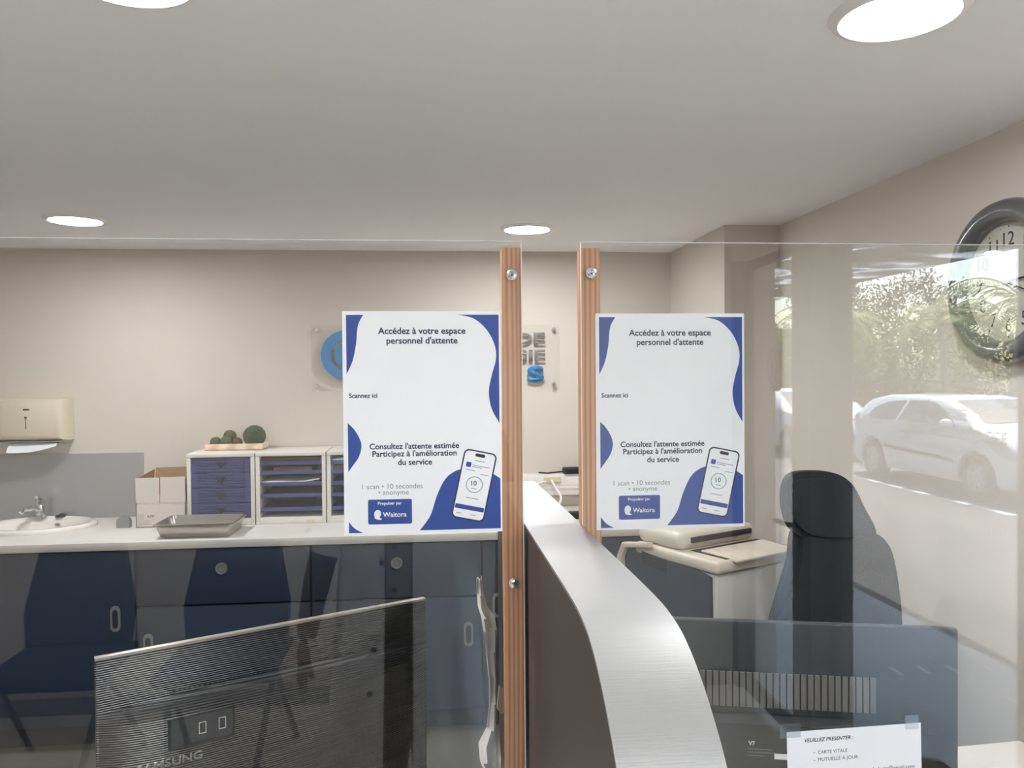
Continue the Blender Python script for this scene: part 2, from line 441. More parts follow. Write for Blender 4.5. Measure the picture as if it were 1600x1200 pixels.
# ------------------------------------------------------------------ posters
def poster(label, x, z, yy):
    W_, H_ = .21, .297
    t = thing('poster', label, 'poster', (x, yy, z), 0, 'printed information posters on the glass screens')
    def q(cx, cy): return ((cx-97)/747*W_, -(cy-60)/1075*H_)      # photo crop -> sheet, from its top left corner
    MB().box(0, W_, 0, .0003, -H_, 0).build('paper_sheet', M_paper, t, local=True, smooth=False)
    def shape(name, pts, m, k=1, curve=False, par=t):
        p = [q(*a) for a in pts]
        return MB().prism(p, .00004, Matrix.Translation((0, -.00008*k+.00006, 0)) @ FACE).build(name, m, par, local=True, smooth=False)
    def curve(pts): return [tuple(a) for a in smooth_pts(pts, 8)]
    shape('blue_shape', [(115, 78)]+curve([(195, 78), (170, 130), (160, 220), (143, 300), (115, 362)]), M_blue)
    shape('blue_shape', curve([(640, 78), (715, 97), (775, 150), (812, 220), (820, 290), (797, 380), (784, 455), (797, 535), (834, 606)])+[(834, 78)], M_blue)
    shape('blue_shape', curve([(118, 596), (148, 628), (174, 676), (180, 715), (166, 762), (140, 800), (118, 830)]), M_blue)
    shape('blue_shape', curve([(118, 1070), (138, 1096), (158, 1112), (184, 1125)])+[(118, 1125)], M_blue)
    shape('blue_shape', curve([(450, 1120), (500, 1050), (530, 960), (565, 885), (605, 845), (660, 826), (760, 832), (836, 876)])+[(836, 1120)], M_blue)
    def tx(body, x0, x1, cy, m, bold=0, name='printed_text', hh=None):
        a, b_ = q(x0, cy), q(x1, cy)
        return text(body, name, m, t, Matrix.Translation(((a[0]+b_[0])/2, -.00014, a[1])) @ FACE, world=False, width=b_[0]-a[0], bold=bold)
    tx('Accédez à votre espace', 263, 675, 160, M_ink, .021)
    tx("personnel d'attente", 302, 637, 206, M_ink, .021)
    tx('Scannez ici', 125, 257, 465, M_ink, .021)
    tx("Consultez l'attente estimée", 218, 640, 710, M_ink, .021)
    tx("Participez à l'amélioration", 231, 628, 750, M_ink, .021)
    tx('du service', 350, 511, 788, M_ink, .021)
    tx('1 scan • 10 secondes', 182, 465, 903, M_greyink)
    tx('• anonyme', 257, 400, 940, M_greyink)
    def rr(x0, y0, x1, y1, r):
        o = []
        for cx, cy, a0 in ((x1-r, y0+r, -90), (x1-r, y1-r, 0), (x0+r, y1-r, 90), (x0+r, y0+r, 180)):
            for k in range(7): a = math.radians(a0+k*15); o.append((cx+r*math.cos(a), cy+r*math.sin(a)))
        return o
    bd = shape('logo_badge', rr(208, 966, 414, 1086, 8), M_blue)
    def tb(*a, **k):
        o = tx(*a, **k); o.parent = bd; return o
    tb('Propulser par', 254, 366, 987, M_paper, bold=.02, name='badge_text')
    tb('Waitora', 277, 388, 1040, M_paper, bold=.02, name='badge_text')
    shape('badge_icon', curve([(240, 1058), (236, 1035), (243, 1020), (255, 1016), (266, 1024), (268, 1040), (262, 1052), (272, 1060), (262, 1064), (250, 1062)]), M_paper, 2, par=bd)
    # the phone picture, leaning to the right
    c = (710, 908); a = math.radians(12)
    def rot2(p): return [(c[0]+(u)*math.cos(a)-(v)*math.sin(a)*1.0, c[1]+(u)*math.sin(a)+(v)*math.cos(a)) for u, v in p]
    ph = shape('phone_picture', rot2(rr(-80, -170, 80, 170, 26)), M_ink, 2)
    def sp(name, pts, m, k): return shape(name, rot2(pts), m, k, par=ph)
    sp('phone_screen', rr(-73, -163, 73, 163, 20), M_paper, 3)
    sp('screen_mark', rr(-24, -156, 24, -140, 8), M_blackink, 4)
    sp('screen_mark', rr(-58, -108, -34, -84, 3), M_blue, 4)
    for u0, u1, v in ((-20, 30, -122), (-28, 58, -98), (-28, 20, -90), (-54, -10, -72), (20, 60, -60), (-28, 34, 62), (-12, 14, 14), (-58, -32, 142), (10, 36, 142)):
        sp('screen_mark', [(u0, v), (u1, v), (u1, v+3), (u0, v+3)], M_greyink, 4)
    ring = [(40*math.cos(k*PI/20), 40*math.sin(k*PI/20)) for k in range(41)]+[(37*math.cos(k*PI/20), 37*math.sin(k*PI/20)) for k in range(40, -1, -1)]
    sp('screen_ring', [(u, v-4) for u, v in ring], M_greenink, 4)
    sp('screen_bar', rr(-70, 100, 70, 122, 3), M_blue, 4)
    p = q(709, 897)
    text('10', 'screen_number', M_greenink, ph, Matrix.Translation((p[0], -.0003, p[1])) @ FACE, world=False, width=.0075, bold=.02)
    return t
p = px(535, 486, y=YG-.003); poster('QR-less A4 poster with blue curves on the left screen, left of the full-length post'.replace('QR-less ', ''), p.x-.0006, p.z, YG-.0027)
p = px(930, 490, y=YG+.003); poster('A4 poster with blue curves on the right screen, overlapping the shorter wooden post', p.x, p.z, YG+.0028)

# ------------------------------------------------------------------ notice
a = px(1228, 1143, y=YG); b_ = px(1437, 1128, y=YG)
nt = thing('notice', 'white printed notice taped low on the right glass screen', 'notice', (a.x, YG-.0026, a.z))
nt.rotation_euler = (0, -math.atan2(b_.z-a.z, b_.x-a.x), 0)
NW = (b_-a).length
MB().box(0, NW, 0, .0003, -.14, 0).build('paper_sheet', M_paper, nt, local=True, smooth=False)
def nx(body, u0, u1, v, m=M_blackink, bold=0, shear=0):
    text(body, 'printed_text', m, nt, Matrix.Translation((u0*NW, -.0001, -v)) @ FACE, world=False, width=(u1-u0)*NW, bold=bold, shear=shear, align='LEFT')
nx('VEUILLEZ PRESENTER :', .13, .49, .0135, bold=.018, shear=.25)
nx('-', .195, .205, .0315); nx('CARTE VITALE', .226, .445, .0315)
nx('-', .195, .205, .0425); nx('MUTUELLE A JOUR', .226, .525, .0425)
nx('Adresse mail :', .13, .355, .0625, bold=.018); nx('secretariat.ccpathologie@gmail.com', .37, .945, .062)
MB().box(.37*NW, .945*NW, -.0002, -.0001, -.0657, -.0653).build('underline', M_blackink, nt, local=True, smooth=False)
M_tape = glass_mat('sticky tape', (.93, .95, .95), .12, .15)
for u in (.0, .88): MB().box(u*NW-.01+(.01 if u else 0), u*NW+.02, -.0006, -.0003, -.008, .012).build('tape', M_tape, nt, local=True, smooth=False)

# ------------------------------------------------------------------ partition with the brushed metal cap
pt = thing('counter_partition', 'tall partition with brushed metal cap curving down between the two screens', 'counter', (.157, 1.0, 0))
prof = [(1.60, 1.388), (1.2, 1.398), (.95, 1.402), (.80, 1.405), (.70, 1.406), (.655, 1.404), (.62, 1.398), (.585, 1.384), (.55, 1.362), (.52, 1.335), (.495, 1.30), (.472, 1.25), (.455, 1.18), (.445, 1.08), (.44, .9), (.44, 0)]
prof = [tuple(v) for v in smooth_pts(prof, 4)]
PX0, PX1 = .119, .1955
YZ = Matrix(((0, 0, 1, 0), (1, 0, 0, 0), (0, 1, 0, 0), (0, 0, 0, 1)))
MB().prism([(y, z-.004) for y, z in prof]+[(1.60, 0)], PX1-PX0-.002, Matrix.Translation((PX0+.001, 0, 0)) @ YZ).build('side_panel', M_panel, pt, smooth=False)
mb = MB(); rows = [[(PX0, y, z), ((PX0+PX1)/2, y, z), (PX1, y, z)] for y, z in prof]
mb.grid(rows).build('metal_cap', M_brush, pt, solid=.003, angle=50)

# ------------------------------------------------------------------ desks
def desk(label, x0, x1, y1=1.69):
    t = thing('reception_desk', label, 'desk', ((x0+x1)/2, 1.36, 0), 0, 'reception desks behind the screens')
    MB().box(x0, x1, 1.02, y1, .73, .76, .002).build('desktop', M_white, t)
    MB().box(x0, x1, 1.03, 1.05, .02, .73).build('modesty_panel', M_panel, t)
    for xx in (x0+.03, x1-.06): MB().box(xx, xx+.03, 1.05, y1-.03, 0, .73).build('leg', M_grey, t)
desk('white topped reception desk behind the left glass screen', -2.0, .112)
desk('white topped reception desk behind the right glass screen', .20, 1.20, 1.50)

# ------------------------------------------------------------------ monitors
M_rib = rib_mat('ribbed black plastic', '1c1d1e', 260)
a = px(148, 1030, z=1.14); b_ = px(665, 935, z=1.14); d = b_-a; L = d.length
mo = thing('monitor', 'black ribbed computer monitor seen from behind, left glass screen', 'monitor', (a.x, a.y, .76), math.atan2(d.y, d.x))
h = .38
MB().box(0, L, 0, .012, h-.36, h, .002).build('back_panel', M_rib, mo, local=True)
MB().box(0, L, -.0005, .0125, h-.004, h+.001, .0005).build('top_trim', mat('silver trim', 'b5aea6', .3, .6), mo, local=True)
mb = MB(); rows = []
for i in range(33):
    u = i/32; x = .004+u*(L-.008); bul = .034*(1-abs(2*u-1)**6)
    rows.append([(x, .001, h-.093+.008*math.sin(PI*u)), (x, -bul*.55, h-.099+.008*math.sin(PI*u)), (x, -bul, h-.115), (x, -bul, h-.30), (x, -bul*.5, h-.335), (x, .001, h-.35)])
hs = mb.grid(rows).build('rear_housing', M_rib, mo, local=True, angle=60)
mb = MB()
for i in range(40): mb.box(.12+i*.0085, .124+i*.0085, -.0012, 0, h-.083, h-.079)
mb.build('vent_slot', M_black, mo, local=True, smooth=False)
pl = MB()
bx = [(.135, h-.112), (.245, h-.18)]
for (xa, xb, za, zb) in ((.105, .215, h-.118, h-.1155), (.105, .215, h-.168, h-.1655), (.105, .1075, h-.168, h-.1155), (.2125, .215, h-.168, h-.1155)): pl.box(xa, xb, -.0375, -.033, za, zb)
pp = pl.build('port_panel', M_black, mo, local=True, smooth=False)
MB().box(.108, .212, -.0352, -.033, h-.1655, h-.118).build('port_recess', M_dgrey, pp, local=True, smooth=False)
for xa, m_ in ((.122, M_black), (.155, M_offw), (.188, M_offw)):
    k = MB(); s_ = .012
    for (x0_, x1_, z0_, z1_) in ((0, s_, 0, .001), (0, s_, .019, .02), (0, .001, 0, .02), (s_-.001, s_, 0, .02)): k.box(xa+x0_, xa+x1_, -.0358, -.0345, h-.152+z0_, h-.152+z1_)
    k.build('port_outline', m_, pp, local=True, smooth=False)
text('SAMSUNG', 'maker_lettering', mat('silver letter', '8a8a8a', .35, .5), mo, Matrix.Translation((.108, -.0348, h-.1885)) @ FACE, world=False, width=.105, height=.0145, bold=.02, ext=.001)
MB().box(L/2-.03, L/2+.03, -.055, -.015, -.34+h, h-.30, .008).box(L/2-.03, L/2+.03, -.075, -.05, .0, h-.30, .008).build('stand_neck', M_black, mo, local=True)
MB().box(L/2-.12, L/2+.12, -.13, .07, 0, .012, .005).build('stand_base', M_black, mo, local=True)

a = px(1030, 966, z=1.14); b_ = px(1498, 983, z=1.14); d = b_-a; L = d.length
m2 = thing('monitor', 'dark computer monitor with vent slats seen from behind, right glass screen', 'monitor', (a.x, a.y, .76), math.atan2(d.y, d.x))
MB().box(0, L, 0, .018, h-.33, h, .004).build('back_panel', M_dgrey, m2, local=True)
mb = MB()
for i in range(26): mb.box(.075+i*.0122, .0845+i*.0122, -.003, 0, h-.160, h-.095)
mb.build('vent_grille', mat('vent slat grey', '6e6c68', .5), m2, local=True, smooth=False)
mb = MB()
rows = []
for i in range(25):
    u = i/24; x = .002+u*(L-.004); e = abs(2*u-1); bul = .03*(1-e**8); zt = h-.172-.03*e**10
    rows.append([(x, .001, zt), (x, -bul, zt-.008), (x, -bul, h-.29), (x, .001, h-.32)])
mb.grid(rows).build('rear_housing', M_black, m2, local=True, angle=60)
text('V7', 'maker_lettering', mat('pale letter', 'c8ccd0', .5), m2, Matrix.Translation((.165, -.031, h-.215)) @ FACE, world=False, width=.012, bold=.03, ext=.0005)
mb = MB()
for i, w in enumerate((.045, .05, .03)): mb.box(.157, .157+w, -.0305, -.0298, h-.226-i*.006, h-.2253-i*.006)
mb.build('rating_label', M_grey, m2, local=True, smooth=False)
MB().box(.205, .235, -.0308, -.0298, h-.242, h-.232).build('sticker', M_paper, m2, local=True, smooth=False)
MB().box(L/2-.03, L/2+.03, -.04, -.02, .0, h-.22, .008).build('stand_neck', M_black, m2, local=True)
MB().box(L/2-.11, L/2+.11, -.10, .09, 0, .012, .005).build('stand_base', M_black, m2, local=True)

# paper stack on the right desk
for i in range(7):
    z0 = .76+i*.0115
    dx, dy, ra = ((0, 0, 4), (.012, -.012, 1), (-.004, .004, 6), (.010, -.016, 2), (-.006, .0, 8), (.008, -.018, -1), (0, .0, 4))[i]
    oo = MB().box(1.0, 1.21, 1.22, 1.515, z0+.0003, z0+.0105, .002).build('paper_bundle', M_paperw)
    oo.data.transform(Matrix.Translation((1.10+dx, 1.37+dy, 0)) @ Matrix.Rotation(math.radians(ra), 4, 'Z') @ Matrix.Translation((-1.105, -1.37, 0)))
    nm = ('bottom', 'second', 'third', 'fourth', 'fifth', 'sixth', 'topmost')[i]
    tag(oo, 'thin bundle of white paper at lower right, %s%s of its stack' % (nm, '' if nm in ('bottom', 'topmost') else ' from the bottom'), 'paper', 'paper bundles stacked on the right desk')

# crumpled paper hanging on the partition and a small note by the post
out = [(905, 745, 754), (930, 746, 757), (950, 747, 761), (965, 752, 773), (985, 755, 777), (1020, 760, 776), (1060, 764, 778), (1100, 765, 779), (1140, 761, 781), (1165, 748, 782), (1190, 750, 783), (1225, 765, 783)]
rows = []
for i, (v, u0, u1) in enumerate(out):
    yy = 1.46+.012*math.sin(i*1.7)
    A, B = px(u0, v, y=yy), px(u1, v, y=yy+.01)
    rows.append([A.lerp(B, k/6)+Vector((0, .012*math.sin(k*1.3+i*.9)+.05*(k/6)**2*.3, 0)) for k in range(7)])
tag(MB().grid(rows).build('paper_strip', M_paperw, solid=.0008, angle=60), 'crumpled white paper strip hanging on the partition, left of the long post', 'paper')
A, B = px(777, 1068, y=1.11), px(789, 1118, y=1.11)
tag(MB().grid([[(A.x+.002, 1.105, A.z), (B.x, 1.12, A.z-.012)], [(A.x-.002, 1.10, A.z-.03), (B.x, 1.12, A.z-.04)], [(A.x+.004, 1.105, B.z+.006), (B.x, 1.115, B.z)]]).build('paper_note', M_paperw, solid=.0006),
    'small torn paper note stuck beside the long wooden post', 'paper')

# ------------------------------------------------------------------ worktop and cabinets along the back wall
wt = MB().box(-2.95, 1.245, 3.50, YB-.005, .865, .90, .003).build('worktop', M_white)
tag(wt, 'long white worktop running along the back wall over grey cabinets', 'worktop')
SX, SY = -1.875, 3.905
cut(wt, MB().lathe([(0, .8), (.20, .8), (.20, 1), (0, 1)], (0, 0, 0), 40, Matrix.Translation((SX, SY, 0)) @ Matrix.Diagonal((1.2, .9, 1, 1))))

def cabinet(label, x0, x1, kind, hx=None):
    t = thing('base_cabinet', label, 'cabinet', ((x0+x1)/2, 3.82, 0), 0, 'grey base cabinets under the worktop')
    MB().box(x0, x0+.018, 3.555, 4.12, .1, .862).box(x1-.018, x1, 3.555, 4.12, .1, .862).box(x0+.018, x1-.018, 3.555, 4.12, .1, .118).box(x0+.018, x1-.018, 4.10, 4.12, .118, .862).box(x0, x1, 3.60, 3.62, 0, .1).box(x0, x1, 4.0, 4.02, 0, .1).build('carcass', M_slate2, t, smooth=False)
    def pill(x, z, par):
        pts = []
        for cz_, a0 in ((.035, 0), (-.035, 180)):
            for k in range(9): q_ = math.radians(a0+k*22.5); pts.append((.021*math.cos(q_), cz_+.021*math.sin(q_)))
        MB().prism(pts, .008, Matrix.Translation((x, 3.535, z)) @ FACE, .002).build('handle', M_grey, par)
        MB().prism([(p_[0]*.55, p_[1]*.72) for p_ in pts], .001, Matrix.Translation((x, 3.5265, z)) @ FACE).build('handle_recess', M_dgrey, par)
    if kind == 'door':
        dd = MB().box(x0+.002, x1-.002, 3.535, 3.555, .105, .855, .002).build('door', M_slate, t); pill(hx[1], .565, dd)
    else:
        dw = MB().box(x0+.002, x1-.002, 3.535, 3.555, .615, .855, .002).build('drawer', M_slate, t)
        MB().lathe([(.026, 0), (.026, .012), (.022, .016), (.016, .014), (.014, .006), (0, .005)], (hx[0], 3.535, .769), 24, Matrix.Rotation(PI/2, 4, 'X')).build('knob', M_grey, dw)
        dd = MB().box(x0+.002, x1-.002, 3.535, 3.555, .105, .605, .002).build('door', M_slate, t); pill(hx[1], .44, dd)
cabinet('grey base cabinet with tall door under the sink', -2.1, -1.302, 'door', (0, -1.384))
cabinet('grey base cabinet with drawer and round knob below the steel tray', -1.298, -.562, 'drawer', (-.939, -1.25))
cabinet('grey base cabinet with drawer behind the reflected white coat', -.558, .19, 'drawer', (-.185, .13))
cabinet('slate grey base cabinet left of and behind the copier', .194, 1.24, 'door', (0, .26))
cabinet('grey base cabinet at the far left edge', -2.94, -2.104, 'door', (0, -2.2))

# splashback, sink, tap, plug, soap
tag(MB().box(-2.9, -1.474, YB-.008, YB, .9005, 1.222).build('splashback', M_splash, smooth=False), 'grey metal splashback on the wall behind the sink', 'splashback')
el = Matrix.Translation((SX, SY, .9)) @ Matrix.Diagonal((1.2, .92, 1, 1))
sk = thing('sink', 'oval white sink set into the worktop at the left', 'sink', (SX, SY, .9))
MB().lathe([(.215, .0005), (.217, .012), (.210, .020), (.195, .021), (.182, .014), (.172, -.01), (.15, -.08), (.06, -.115), (.02, -.118)], (0, 0, 0), 56, el).build('basin', M_ceramic, sk, angle=60)
MB().lathe([(0, -.116), (.025, -.116), (.027, -.119)], (0, 0, 0), 24, el).build('drain', M_chrome, sk)
MB().sph((SX+.02, SY+.150, .885), (.012, .004, .006)).build('overflow_hole', M_grey, sk)
fx, fy, fz = -1.94, 4.072, .9205
fc = thing('tap', 'chrome mixer tap standing on the rim of the sink', 'tap', (fx, fy, fz))
MB().lathe([(.03, 0), (.03, .006), (.024, .012), (.023, .05), (.02, .06)], (fx, fy, fz), 24).build('tap_body', M_chrome, fc)
MB().tube([(fx, fy, fz+.035), (fx-.015, fy-.05, fz+.05), (fx-.03, fy-.10, fz+.055), (fx-.035, fy-.115, fz+.04)], [.014, .013, .012, .011]).build('spout', M_chrome, fc)
MB().tube([(fx, fy, fz+.058), (fx, fy, fz+.085)], .021).tube([(fx, fy, fz+.08), (fx+.005, fy-.03, fz+.1), (fx+.01, fy-.06, fz+.105)], [.012, .01, .008]).build('lever', M_chrome, fc)
tag(MB().lathe([(0, 0), (.026, 0), (.024, .008), (.008, .010), (.006, .016), (0, .016)], (-1.85, 4.085, .917), 20).build('sink_plug', M_black), 'small black sink plug on the rim right of the tap', 'plug')
pts = [(-.03, 0)]+[(.03*math.cos(math.radians(a)), .03+.022*math.sin(math.radians(a))) for a in range(180, -1, -20)]+[(.03, 0)]
tag(MB().prism(pts, .03, Matrix.Translation((-1.462, 3.86, .9005)) @ FACE, .002).build('metal_stop', M_grey), 'small grey round-topped block on worktop left of the cardboard box', 'block')

# towel dispensers
def dispenser(label, x0, x1, z0, z1):
    t = thing('towel_dispenser', label, 'dispenser', ((x0+x1)/2, YB, z0))
    rows = []
    for y, ix, zb, zt in ((YB-.001, 0, z0, z1), (YB-.05, .0, z0, z1-.001), (YB-.09, .012, z0+.004, z1-.004), (YB-.115, .035, z0+.02, z1-.012), (YB-.12, .05, z0+.03, z1-.03)):
        rows.append([(x0+ix, y, zb), (x1-ix, y, zb), (x1-ix, y, zt), (x0+ix, y, zt)])
    mb = MB().grid(rows, closed=True)
    r = rows[-1]; mb.grid([[r[0], r[1]], [r[3], r[2]]])
    bmesh.ops.remove_doubles(mb.bm, verts=mb.bm.verts[:], dist=.0001)
    bmesh.ops.recalc_face_normals(mb.bm, faces=mb.bm.faces[:])
    mb.build('cover', M_beige, t, angle=50)
    xm = (x0+x1)/2
    MB().box(xm-.017, xm+.011, YB-.1215, YB-.119, z1-.057, z1-.049).build('badge', M_dgrey, t)
    MB().cyl((xm-.006, YB-.12, z0+.115), (xm-.006, YB-.123, z0+.115), .0055).box(xm-.0075, xm-.0045, YB-.1215, YB-.119, z0+.06, z0+.112).build('lock', M_dgrey, t)
    MB().box(x0+.005, x1-.005, YB-.10, YB-.01, z0-.006, z0-.0005, .002).build('bottom_slot', M_grey, t)
    rows = []
    for i in range(9):
        u = i/8; x = x0+.06+u*.23; zz = z0-.037+.025*u-.012*math.sin(PI*u)
        rows.append([(x, YB-.04, z0-.004), (x, YB-.075, z0-.012), (x, YB-.10, zz), (x+.002, YB-.112, zz-.012-.006*(1-u))])
    MB().grid(rows).build('paper_towel', M_paper, t, solid=.0012)
dispenser('cream paper towel dispenser with a white towel hanging out, above the sink', -2.135, -1.805, 1.295, 1.502)
sd = thing('soap_dispenser', 'cream soap dispenser at the left edge beside the towel dispenser', 'dispenser', (-2.215, YB, 1.28))
MB().box(-2.28, -2.145, YB-.11, YB-.001, 1.295, 1.49, .02, 3).build('housing', M_beige, sd)
MB().box(-2.25, -2.175, YB-.10, YB-.03, 1.27, 1.296, .006).build('push_lever', M_grey, sd)

# cardboard box
bx_ = thing('cardboard_box', 'open white cardboard box on the worktop beside the drawer unit', 'box', (-1.285, 3.94, .9))
x0, x1, y0, y1, z0, z1, zf = -1.40, -1.178, 3.825, 4.06, .9005, 1.015, 1.135
mb = MB(); th = .003
mb.box(x0, x1, y0, y0+th, z0, z1).box(x0, x1, y1-th, y1, z0, z1).box(x0, x0+th, y0, y1, z0, z1).box(x1-th, x1, y0, y1, z0, z1).box(x0, x1, y0, y1, z0, z0+th)
mb.build('box_body', M_card, bx_, smooth=False)
xm = (x0+x1)/2-.003
MB().box(x0, xm-.002, y0-.002, y0+.001, z1, zf-.003).build('flap', M_card, bx_, smooth=False)
MB().box(xm+.003, x1, y0-.002, y0+.001, z1, zf).build('flap', M_card, bx_, smooth=False)
for (xa, sgn) in ((x0, 1), (x1, -1)):
    MB().grid([[(xa, y0+.004, z1), (xa, y1-.004, z1)], [(xa+.01*sgn, y0+.01, zf-.003), (xa+.01*sgn, y1-.01, zf+.012)]]).build('flap', M_kraft, bx_, solid=.003)
MB().grid([[(x0, y1, z1), (x1, y1, z1)], [(x0+.005, y1+.02, zf+.016), (x1-.02, y1+.02, zf+.018)]]).build('flap', M_kraft, bx_, solid=.003)
text('APP', 'printed_text', M_greyink, bx_, Matrix.Translation((-1.335, y0-.0004, .951)) @ FACE, width=.036, bold=.02, ext=.0002)
mb = MB()
for (xa, xb, za, zb) in ((-1.39, -1.366, .961, .9625), (-1.39, -1.366, .9395, .941), (-1.39, -1.3885, .94, .962), (-1.3675, -1.366, .94, .962), (-1.386, -1.371, .95, .952), (-1.379, -1.377, .943, .958)): mb.box(xa, xb, y0-.0006, y0-.0001, za, zb)
for i in range(4): mb.box(-1.39, -1.34+.008*(i % 2), y0-.0006, y0-.0001, .931-.006*i, .9325-.006*i)
mb.build('printed_mark', M_greyink, bx_, smooth=False)

# steel tray
def frustum_tray(cx, cy, z, w, d, h_, taper, t_=.0015, lip=.008):
    rows = []
    def rect(hw, hd, zz, r=.02):
        o = []
        for sx, sy, a0 in ((1, 1, 0), (-1, 1, 90), (-1, -1, 180), (1, -1, 270)):
            for k in range(5):
                q_ = math.radians(a0+k*22.5); o.append((cx+sx*(hw-r)+r*math.cos(q_), cy+sy*(hd-r)+r*math.sin(q_), zz))
        return o
    w2, d2 = w/2, d/2
    rows = [rect(w2+lip, d2+lip, z+h_-.004), rect(w2+lip, d2+lip, z+h_), rect(w2, d2, z+h_), rect(w2-taper, d2-taper, z+.006), rect(w2-taper-.006, d2-taper-.006, z+.001)]
    mb = MB().grid(rows, closed=True)
    b = bmesh.new(); b.faces.new([b.verts.new(p_) for p_ in rows[-1]]); mb._add(b)
    bmesh.ops.remove_doubles(mb.bm, verts=mb.bm.verts[:], dist=.0001)
    return mb
tr = frustum_tray(-1.055, 3.652, .902, .33, .235, .062, .015)
tag(tr.build('steel_tray', M_steel, solid=.0012, angle=50), 'shallow stainless steel tray on the worktop front edge', 'tray')

# drawer units
def unit(label, x0, x1, kind):
    t = thing('drawer_unit', label, 'drawer unit', ((x0+x1)/2, 3.98, .9), 0, 'white drawer and shelf units on the worktop')
    y0, y1, z0, z1 = 3.83, 4.13, .9005, 1.238; f = .018
    MB().box(x0, x0+f, y0, y1, z0, z1, .002).box(x1-f, x1, y0, y1, z0, z1, .002).box(x0+f, x1-f, y0, y1, z0, z0+.03, .002).box(x0, x1, y0-.003, y1, z1-.016, z1+.001, .002).box(x0+f, x1-f, y1-.01, y1, z0+.03, z1-.016).build('case', M_offw, t)
    a0, a1 = z0+.032, z1-.018
    if kind == 'drawers':
        n_ = 4; dh = (a1-a0)/n_
        for i in range(n_):
            zz = a0+i*dh; mb = MB().box(x0+f+.001, x1-f-.001, y0+.008, y0+.02, zz+.001, zz+dh-.001)
            for k in range(5): mb.box(x0+f+.03, x1-f-.03, y0+.003, y0+.009, zz+.008+k*.0135, zz+.0135+k*.0135, .001)
            dd = mb.build('drawer', M_navy, t)
            xm_ = (x0+x1)/2
            MB().prism([(-.024, .012), (.024, .012), (0, -.022)], .006, Matrix.Translation((xm_, y0+.006, zz+dh*.55)) @ FACE).build('handle', M_slate2, dd)
    else:
        MB().box(x0+f, x1-f, y1-.014, y1-.011, a0, a1).build('back_liner', mat('dark navy liner', '262a44', .7), t)
        for k, zz in enumerate((.965, 1.03, 1.085, 1.14, 1.185)):
            MB().box(x0+f+.001, x1-f-.001, y0+.015, y1-.015, zz, zz+.005).box(x0+f+.001, x1-f-.001, y0+.012, y0+.016, zz-.006, zz+.012).build('shelf', M_navy, t)
        MB().box(x1-f-.075, x1-f-.035, y0-.003, y0+.0005, z0+.006, z0+.017).build('label_tag', mat('pale yellow label', 'd8cfae', .6), t)
unit('white unit with four navy ribbed drawers beside the cardboard box', -1.172, -.862, 'drawers')
unit('white open shelf unit with navy shelves, middle of the three units', -.857, -.532, 'shelves')
unit('white open shelf unit partly hidden by the left poster', -.527, -.205, 'shelves')
rows = [[(-.835+u*.27, y, 1.0975+.012*u**2+.004*math.sin(u*7)) for u in [k/8 for k in range(9)]] for y in (3.852, 3.95, 4.08)]
tag(MB().grid(rows).build('paper_pile', M_paper, solid=.006), 'thin pile of white papers on a shelf of the middle unit', 'papers')
rows = [[(-.50+u*.25, y, 1.2012+.003*math.sin(u*5)) for u in [k/8 for k in range(9)]] for y in (3.852, 3.95, 4.08)]
tag(MB().grid(rows).build('paper_pile', M_paper, solid=.006), 'thin pile of white papers in the unit beside the left poster', 'papers')
for i, (xx, zz, w, c, lab) in enumerate(((-.83, 1.1905, .27, '5a2a35', 'dark red folder lying on the top shelf of the middle unit'), (-.78, 1.1455, .18, '6d5438', 'brown folder lying on the second shelf of the middle unit'), (-.50, 1.1455, .16, '6d5438', 'brown folder on a shelf of the unit beside the left poster'))):
    tag(MB().box(xx, xx+w, 3.86, 4.08, zz, zz+.022, .002).build('folder', mat('folder %d' % i, c, .7)), lab, 'folder')

# wooden tray with moss balls
ty, tz = 4.03, 1.2395
wt_ = thing('wooden_tray', 'pale wooden tray of moss balls on the ribbed drawer unit', 'tray', (-.985, ty, tz))
tx0, tx1 = -1.125, -.85
MB().box(tx0, tx1, ty-.07, ty+.07, tz, tz+.007, .002).box(tx0, tx1, ty-.07, ty-.062, tz, tz+.033, .003).box(tx0, tx1, ty+.062, ty+.07, tz, tz+.033, .003).box(tx0, tx0+.008, ty-.062, ty+.062, tz, tz+.033, .002).box(tx1-.008, tx1, ty-.062, ty+.062, tz, tz+.033, .002).build('tray_body', M_pine2, wt_)
def ball(x, y, z, r, m, lab):
    b = bmesh.new(); bmesh.ops.create_icosphere(b, subdivisions=4, radius=r)
    for v in b.verts: v.co *= 1+random.uniform(-.045, .045)
    mb = MB(); mb._add(b, Matrix.Translation((x, y, z)))
    tag(mb.build('moss_ball', m, angle=180), lab, 'moss ball', 'moss balls in the wooden tray')
zb = tz+.0075
ball(-.905, ty, zb+.057, .0535, M_moss, 'largest dark green moss ball at the right of the tray')
ball(-1.083, ty-.03, zb+.030, .028, M_moss2, 'leftmost olive moss ball in the wooden tray')
ball(-1.036, ty-.030, zb+.031, .0285, M_moss2, 'light olive moss ball at the front, second from the left')
ball(-1.030, ty+.028, zb+.056, .031, M_moss2, 'olive moss ball sitting higher behind the two small ones')
ball(-.985, ty-.012, zb+.027, .0255, M_moss3, 'brown moss ball in the middle of the tray')

